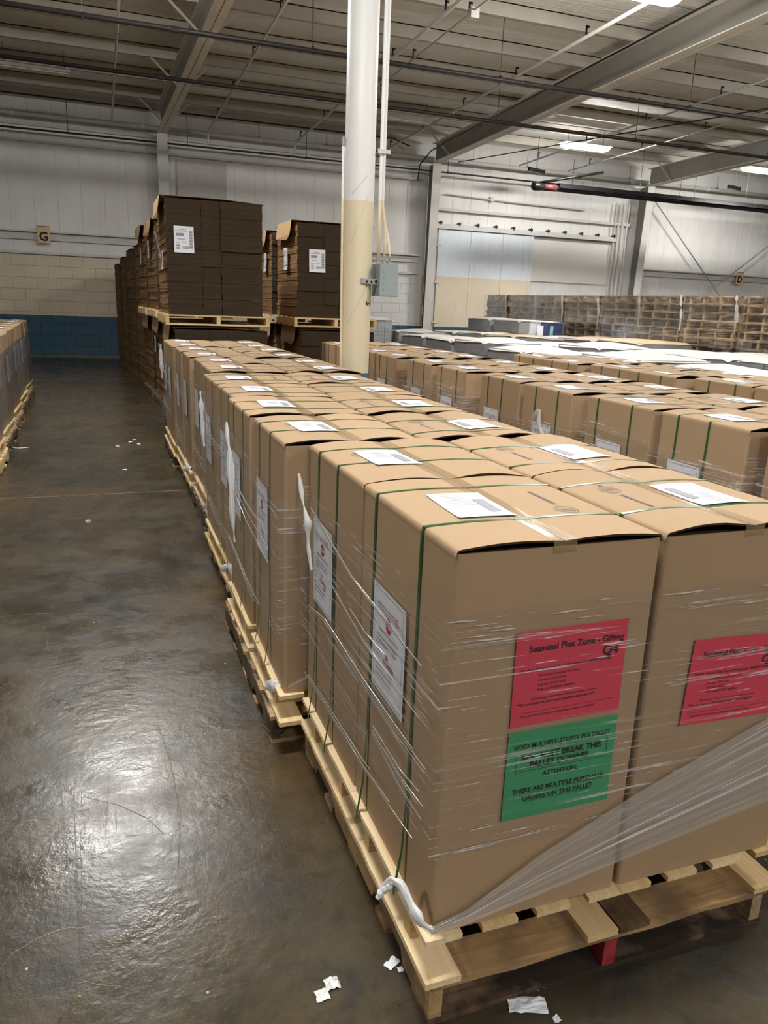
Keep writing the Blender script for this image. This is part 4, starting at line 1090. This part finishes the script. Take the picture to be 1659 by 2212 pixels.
# ------------------------------------------------------------------ bundles of flat cartons
bund = []
for sd in range(4):
    rr = random.Random(100+sd); mb = MB(); nl = 5; h = 1.0
    for q in range(nl):
        jx, jy = rr.uniform(-.018, .018), rr.uniform(-.0015, .0015)
        mb.box(-.5+jx, .5+jx*.3, -.5+jy, .5+jy, q/nl+.001, (q+1)/nl-.001, 0, None, [0, 0, 1, 1, 0, 0])
    bund.append(mb.mesh('bundle', [M['layers'], M['fluted']]))
LBL = cat(rects([(-.07, .03, .0, .055), (-.07, -.085, -.04, -.078), (-.07, -.073, -.04, -.066), (-.07, -.06, -.04, -.048), (-.07, -.044, -.04, -.04), (-.07, -.03, -.04, -.022)]),
          rects([(.048, .075-.0085*k, .078, .0795-.0085*k+.002*(k % 3)) for k in range(19)]), rects([(-.015+.006*k, -.082, -.012+.006*k+.0015*(k % 2), -.058) for k in range(10)]),
          rects([(-.04, .085, .02, .09), (-.075, .072, .03, .077), (-.06, -.0, .01, .006), (-.02, -.025, .03, -.02)]))
def ship_label(parent, face, loc, rz=0, tilt=0, sc=1.25, curl=0.02):
    mb = MB(); fn = FACE[face]
    mb.grid(lambda a, b: fn((a-.5)*.18*sc, (b-.5)*.235*sc, .002+curl*(1-b)**2), 4, 6)
    o = put('shipping_label', mb.mesh('shipping_label', M['paper']), parent, loc); o.rotation_euler = (0, tilt, rz)
    V, F = LBL
    me = bpy.data.meshes.new('barcode_print'); me.from_pydata([fn(u*sc, v*sc, .0045+curl*(1-(v/.235+.5))**2) for u, v in V], [], F); me.materials.append(M['greyink'])
    put('barcode_print', me, o)
def stack(x0, y0, w, d, zb, zt, label, rows=7, cols=3, rz=0, labels=(), cap=True, capside=True, pal=True, group='stacks of flat brown cartons'):
    s = root('flat_carton_stack', (x0, y0, 0), label, 'cardboard stack', group, rz)
    z = zb; hs = (zt-zb)/rows; cws = [w*.36, w*.20, w*.44] if cols == 3 else [w/cols]*cols
    for r_ in range(rows):
        xa = 0
        for c in range(cols):
            o = put('bundle', R.choice(bund), s, (xa+cws[c]/2, d/2+R.uniform(-.012, .012), zb+r_*hs)); o.scale = (cws[c]*.985, d*(1+R.uniform(-.02, .02)), hs*.985)
            xa += cws[c]
    if cap:
        mb = MB(); mb.grid(lambda a, b: (-.03+a*(w+.05), -.02+b*(d+.04), zt+.012+.03*math.sin(math.pi*a)*.6-.02*a), 6, 3); mb.obj('top_sheet', M['kraft'], s)
    if capside:
        # pale protector board folded over the top edge of the near side
        mb = MB()
        mb.add([(-.05, .12, zt+.035), (-.05, d*.8, zt+.035), (-.075, d*.8, zt-.16), (-.07, .3, zt-.20), (-.075, .12, zt-.14), (.25, .12, zt+.036), (.25, d*.8, zt+.036)], [(0, 4, 3, 2, 1), (0, 1, 6, 5)])
        mb.obj('edge_protector', M['kraft'], s)
    for (face, loc, tilt, sc) in labels: ship_label(s, face, loc, 0, tilt, sc)
    return s
def plain_pallet(x0, y0, w, d, z0, label, mat='greywx', maty='greyw', group='pallets in the brown bundle stacks', rz=0):
    p = root('pallet', (x0, y0, z0), label, 'pallet', group, rz)
    for x in (.02, w/2, w-.02):
        mb = MB(); mb.box(x-.022, x+.022, 0, d, .018, .102); mb.obj('stringer', M['pine' if mat == 'pinex' else maty], p)
    for z in (0, .102):
        for q in range(5):
            yy = q*(d-.1)/4
            mb = MB(); mb.box(0, w, yy, yy+.1, z, z+.018); mb.obj('deck_board' if z else 'bottom_board', M[mat], p)
    return p
P1, ZU0, ZU1 = .12, 1.36, 1.48
def tower(x, y, w, d, ztop, nm, rz=0, labU=(), labL=(), lower_dx=0, protect=True, rows=7):
    plain_pallet(x, y, w+.1, d, 0, 'wooden pallet on the floor under %s' % nm, rz=rz)
    stack(x+.07+lower_dx, y+.02, w, d, .122, 1.335, 'brown flat cartons, lower tier of %s' % nm, 6, 3, rz, labL, capside=protect)
    plain_pallet(x-.04, y-.03, w+.12, d+.04, 1.385, 'wooden pallet between the two tiers of %s' % nm, 'pinex', rz=rz)
    stack(x, y, w, d, 1.507, ztop, 'brown flat cartons, upper tier of %s' % nm, rows, 3, rz, labU, capside=protect)
tower(.76, 9.55, 1.12, 1.3, 2.80, 'the labelled tower behind the near row', 0,
      [('-y', (.20, -.015, 2.35), 0, 1.25), ('-x', (-.06, .35, 2.30), -.25, 1.3), ('-x', (-.03, .15, 2.12), -.05, .9)])
tower(2.42, 10.0, 1.02, 1.2, 2.68, 'the labelled tower beside the round column', 0, [('-y', (.26, -.015, 2.22), 0, 1.2), ('-x', (-.03, .5, 2.25), -.08, 1.2)])
tower(2.40, 11.5, 1.02, 1.2, 2.66, 'the tower second behind the round column', 0, [('-x', (-.03, .3, 2.25), -.05, 1.1)])
tower(.83, 12.35, 1.1, 1.25, 2.78, 'the tower second along the aisle wall of bundles', .045, [('-x', (-.04, .6, 2.40), -.06, 1.1)], [('-x', (-.04, .25, .85), -.06, 1.2), ('-x', (-.04, .8, .95), -.06, 1.1)])
tower(.76, 13.9, 1.1, 1.25, 2.80, 'the tower third along the aisle wall of bundles', .045, [('-x', (-.04, .3, 2.36), -.06, 1.1)])
for i in range(4):
    y = 15.5+1.55*i
    stack(.78-.10*i, y, 1.15, 1.45, .0, [2.62, 2.60, 2.5, 2.4][i], 'tall dark brown stack of flat cartons, %s from the back wall' % ORD[3-i], 9, 3, .05, (), capside=False)
# ------------------------------------------------------------------ grey carton loads
def load(x, y, w, d, zt, label, seed, vis=3, blue=False, sheetm='sheetw'):
    rr = random.Random(seed); g = root('carton_load', (x, y, 0), label, 'carton load', 'grey carton loads')
    mb = MB(); mb.box(.03, w-.03, .03, d-.03, 0, .13); mb.obj('pallet_base', M['greywx'], g)
    nl = 5; h = (zt-.13)/nl
    mb = MB(); mb.box(.2, w-.02, .2, d-.02, .13, zt-.01); mb.box(.02, .25, .02, d-.02, .13, zt-h*vis-.005); mb.box(.2, w-.02, .02, .25, .13, zt-h*vis-.005); mb.obj('inner_cartons', M['greybox'], g)
    for l in range(vis):
        z = zt-h*(l+1)
        off = (.5 if l % 2 else 0)
        nb = 3
        for q in range(nb):
            mb = MB(); a = q*d/nb; mb.box(.0+rr.uniform(0, .012), .24, a+.004, a+d/nb-.004, z+.003, z+h-.003); mb.obj('grey_carton', M['greybox'], g)
        for q in range(nb):
            a = .245+q*(w-.245)/nb
            mb = MB(); mb.box(a+.003, a+(w-.245)/nb-.003, rr.uniform(0, .01), .24, z+.003, z+h-.003); mb.obj('blue_carton' if blue else 'grey_carton', M['bluebox' if blue and (q+l) % 3 else ('paper' if blue else 'greybox')], g)
    ph = rr.uniform(0, 6); am = rr.uniform(.012, .035)
    mb = MB(); mb.grid(lambda a, b: (-.03+a*(w+.06), -.03+b*(d+.06), zt+.012+am*math.sin(3*a+ph)*math.sin(2.5*b+ph)-.05*max(0, abs(a-.5)*2-.93)*8-.05*max(0, abs(b-.5)*2-.93)*8), 14, 12); mb.obj('top_sheet', M[sheetm], g, True)
    for c, (p, q) in {'l': ((-.02, d), (-.02, -.02)), 'f': ((-.02, -.02), (w+.02, -.02))}.items():
        mb = MB(); L = math.dist(p, q)
        mb.grid(lambda a, b: (p[0]+(q[0]-p[0])*a+.006*mnoise.noise((a*6, b*9, seed)), p[1]+(q[1]-p[1])*a+.006*mnoise.noise((a*6, b*9, seed+1)), .2+b*(zt-.19)), 12, 10, 0, lambda a, b: (a*L+seed, b)); mb.obj('film_sheet', M['filmfar'], g, True)
    return g
ROWNAME = ['row bordering the brown cartons', 'middle grey row', 'row bordering the empty pallets']
for r_, (x, ys, base) in enumerate(((5.75, [16.2-1.28*i for i in range(1, 11)], 1.165), (6.93, [16.0-1.27*i for i in range(1, 11)], 1.20), (8.12, [15.36-1.27*i for i in range(2, 9)], 1.22))):
    for i, y in enumerate(ys):
        zt = base+R.uniform(-.05, .05)
        load(x+R.uniform(-.03, .03), y, 1.05, 1.13, zt, 'film-wrapped grey carton load, %s from back in the %s' % (ORD[i], ROWNAME[r_]), 300+r_*20+i, 3 if r_ == 0 else 2, sheetm=R.choice(['sheetw', 'sheetw', 'sheett']))
load(8.1, 14.1, 1.05, 1.1, 1.485, 'taller carton load with blue printed front and white sheet on top', 390, 3, True)
for (a, b, mt_) in ((.42, .56, 'paper'), (.72, .80, 'tealpaper')):
    mb = MB(); mb.box(a, b, -.032, -.03, 1.15, 1.40); mb.obj('load_label', M[mt_], bpy.data.objects['carton_load.%03d' % (len([o for o in bpy.data.objects if o.name.startswith('carton_load')])-1)])
load(4.92, 15.0, .72, 1.1, 1.42, 'taller film-covered pale carton load between the round column and the grey row', 392, 3)
load(8.08, 15.35, 1.05, 1.1, 1.48, 'taller grey carton load directly behind the blue printed one', 391, 3)

# ------------------------------------------------------------------ stacked empty pallets
epv = []
for sd in range(3):
    rr = random.Random(60+sd); mb = MB(); w, d, h = 1.05, 1.16, .136
    for yy in (.02, d*.34, d*.66, d-.06):
        mb.box(.0+rr.uniform(0, .02), w-rr.uniform(0, .02), yy, yy+.04, .018, h-.018)
    for z in (0, h-.018):
        for q in range(5):
            xx = q*(w-.1)/4; mb.box(xx, xx+.1, -.01+rr.uniform(-.015, .015), d+.01+rr.uniform(-.015, .015), z, z+.018)
    epv.append(mb)
E_mats = [wood('empty_pallet_wood', (214, 186, 142), (160, 132, 96), 'X', 1.0, .15, (104, 86, 64)), wood('older_pallet_wood', (190, 164, 126), (138, 114, 84), 'X', 1.0, .2, (90, 76, 58))]
ep_me = [[b.mesh('empty_pallet', m_) for m_ in E_mats] for b in epv]
for i in range(9):
    y = 18.55-1.25*(i+1); x = 9.62+R.uniform(-.06, .06); n = 15; nm = ['back-most', 'second', 'third', 'fourth', 'fifth', 'sixth', 'seventh', 'eighth', 'ninth'][i]
    for q in range(n):
        o = put('empty_pallet', R.choice(R.choice(ep_me)), None, (x+R.uniform(-.03, .03), y+R.uniform(-.03, .03), .1365*q))
        tag(o, 'empty wooden pallet, %s from the top of the %s stack by the grey loads' % (ORD[n-1-q], nm), 'pallet', 'stacked empty pallets')
    wr = root('stretch_film', (0, 0, 0), 'clear wrinkled film around the %s stack of empty pallets' % nm, 'plastic film', 'film on the empty pallets')
    mb = MB(); zt = n*.1365+.01
    mb.grid(lambda a, b: (x-.06+.02*mnoise.noise((a*5, b*5, i)), y-.03+a*1.22, .9+b*(zt-.9)+.02*mnoise.noise((a*4, i, 3))), 12, 10, 0, lambda a, b: (a*1.2+i*3, b)); mb.obj('film_sheet', M['filmfar'], wr, True)
    crumple('bunched_film', [(x-.07, y+.01, zt), (x-.08, y-.02, zt-.12), (x-.06, y-.04, zt-.3), (x-.05, y-.04, zt-.6)], .016, wr, 70+i, 'fan', 8, .9)

# ------------------------------------------------------------------ litter on the floor
def scrap(name, x, y, s, label, cat_, mat, seed, flat_=.25, stretch=1.0, rz=0):
    mb = MB(); n = 7
    def f(a, b):
        u, v = (a-.5)*s*stretch, (b-.5)*s
        e = .3*mnoise.noise((a*3+seed, b*3, 1)); u += e*s*.35; v += .3*mnoise.noise((a*3, b*3+seed, 2))*s*.5
        return (u, v, .002+abs(mnoise.noise((a*5+seed, b*5, 3)))*s*flat_)
    mb.grid(f, n, n); o = mb.obj(name, M[mat], None, False, (x, y, 0)); o.rotation_euler.z = rz
    tag(o, label, cat_); return o
scrap('film_scrap', .435, 1.475, .035, 'crumpled white film scrap on the floor, smaller of two by the front pallet', 'litter', 'rope', 1)
scrap('film_scrap', .468, 1.50, .038, 'crumpled white film scrap on the floor, larger of two by the front pallet', 'litter', 'rope', 2, .5)
scrap('paper_scrap', .640, 1.512, .026, 'torn white paper bit beside the side of the front pallet', 'litter', 'paper', 3, .2, 1.6, .5)
scrap('paper_scrap', .655, 1.486, .016, 'tiny white chip touching the side of the front pallet', 'litter', 'paper', 4)
scrap('paper_scrap', .925, 1.285, .045, 'torn white strip on the floor in front of the front pallet', 'litter', 'paper', 5, .3, 2.2, -.35)
scrap('paper_scrap', .975, 1.228, .018, 'small white scrap on the floor out in front of the front pallet', 'litter', 'paper', 6, .6)
scrap('paper_scrap', .985, 1.325, .02, 'white scrap tucked under the edge of the front pallet', 'litter', 'paper', 8, .3, 1.8)
cap = root('bottle_cap', (-.18, 6.05, 0), 'small pale round cap lying alone in the middle of the aisle', 'litter')
mb = MB(); mb.tube([(0, 0, 0), (0, 0, .012)], .022, 14); mb.obj('rim', M['cream'], cap)
mb = MB(); mb.tube([(0, 0, .012), (0, 0, .0135)], .014, 12); mb.obj('inner_disc', M['kraft'], cap)
mb = MB(); mb.tube([(-1.03, 9.28, .006), (-.98, 9.2, .01), (-.92, 9.19, .01), (-.85, 9.24, .006)], .006, 6)
tag(mb.obj('strap_offcut', M['paper'], None, True), 'curved white strap offcut on the floor near the row across the aisle', 'litter')
for k, (x, y) in enumerate(((.30, 9.6), (.25, 9.45), (.34, 9.3), (.10, 9.2), (.14, 7.9))):
    scrap('paper_scrap', x, y, .04, ['white crumb of paper, furthest of the cluster on the aisle floor', 'white crumb of paper second furthest in the aisle cluster', 'white crumb of paper nearest the near row in the cluster', 'white crumb of paper lying apart to the side of the cluster', 'white crumb of paper lying between the cluster and floor joint'][k], 'litter', 'paper', 30+k)
spl = root('split_corner', (.565, 2.655, 0), 'splintered pale wood shards at the broken corner of the second pallet', 'wood scrap')
for k, (p, q) in enumerate((((0, 0, .004), (-.04, .05, .05)), ((.0, 0, .004), (.05, -.02, .06)), ((.01, -.01, .004), (.015, .03, .05)))):
    mb = MB(); mb.bar(p, q, .012, .006); mb.obj('splinter', M['greyw'], spl)
for pr in list(protos)+[]:
    pass
print('objects', len(bpy.data.objects), 'tris', sum(len(o.data.polygons)*2 for o in bpy.data.objects if o.type == 'MESH'))
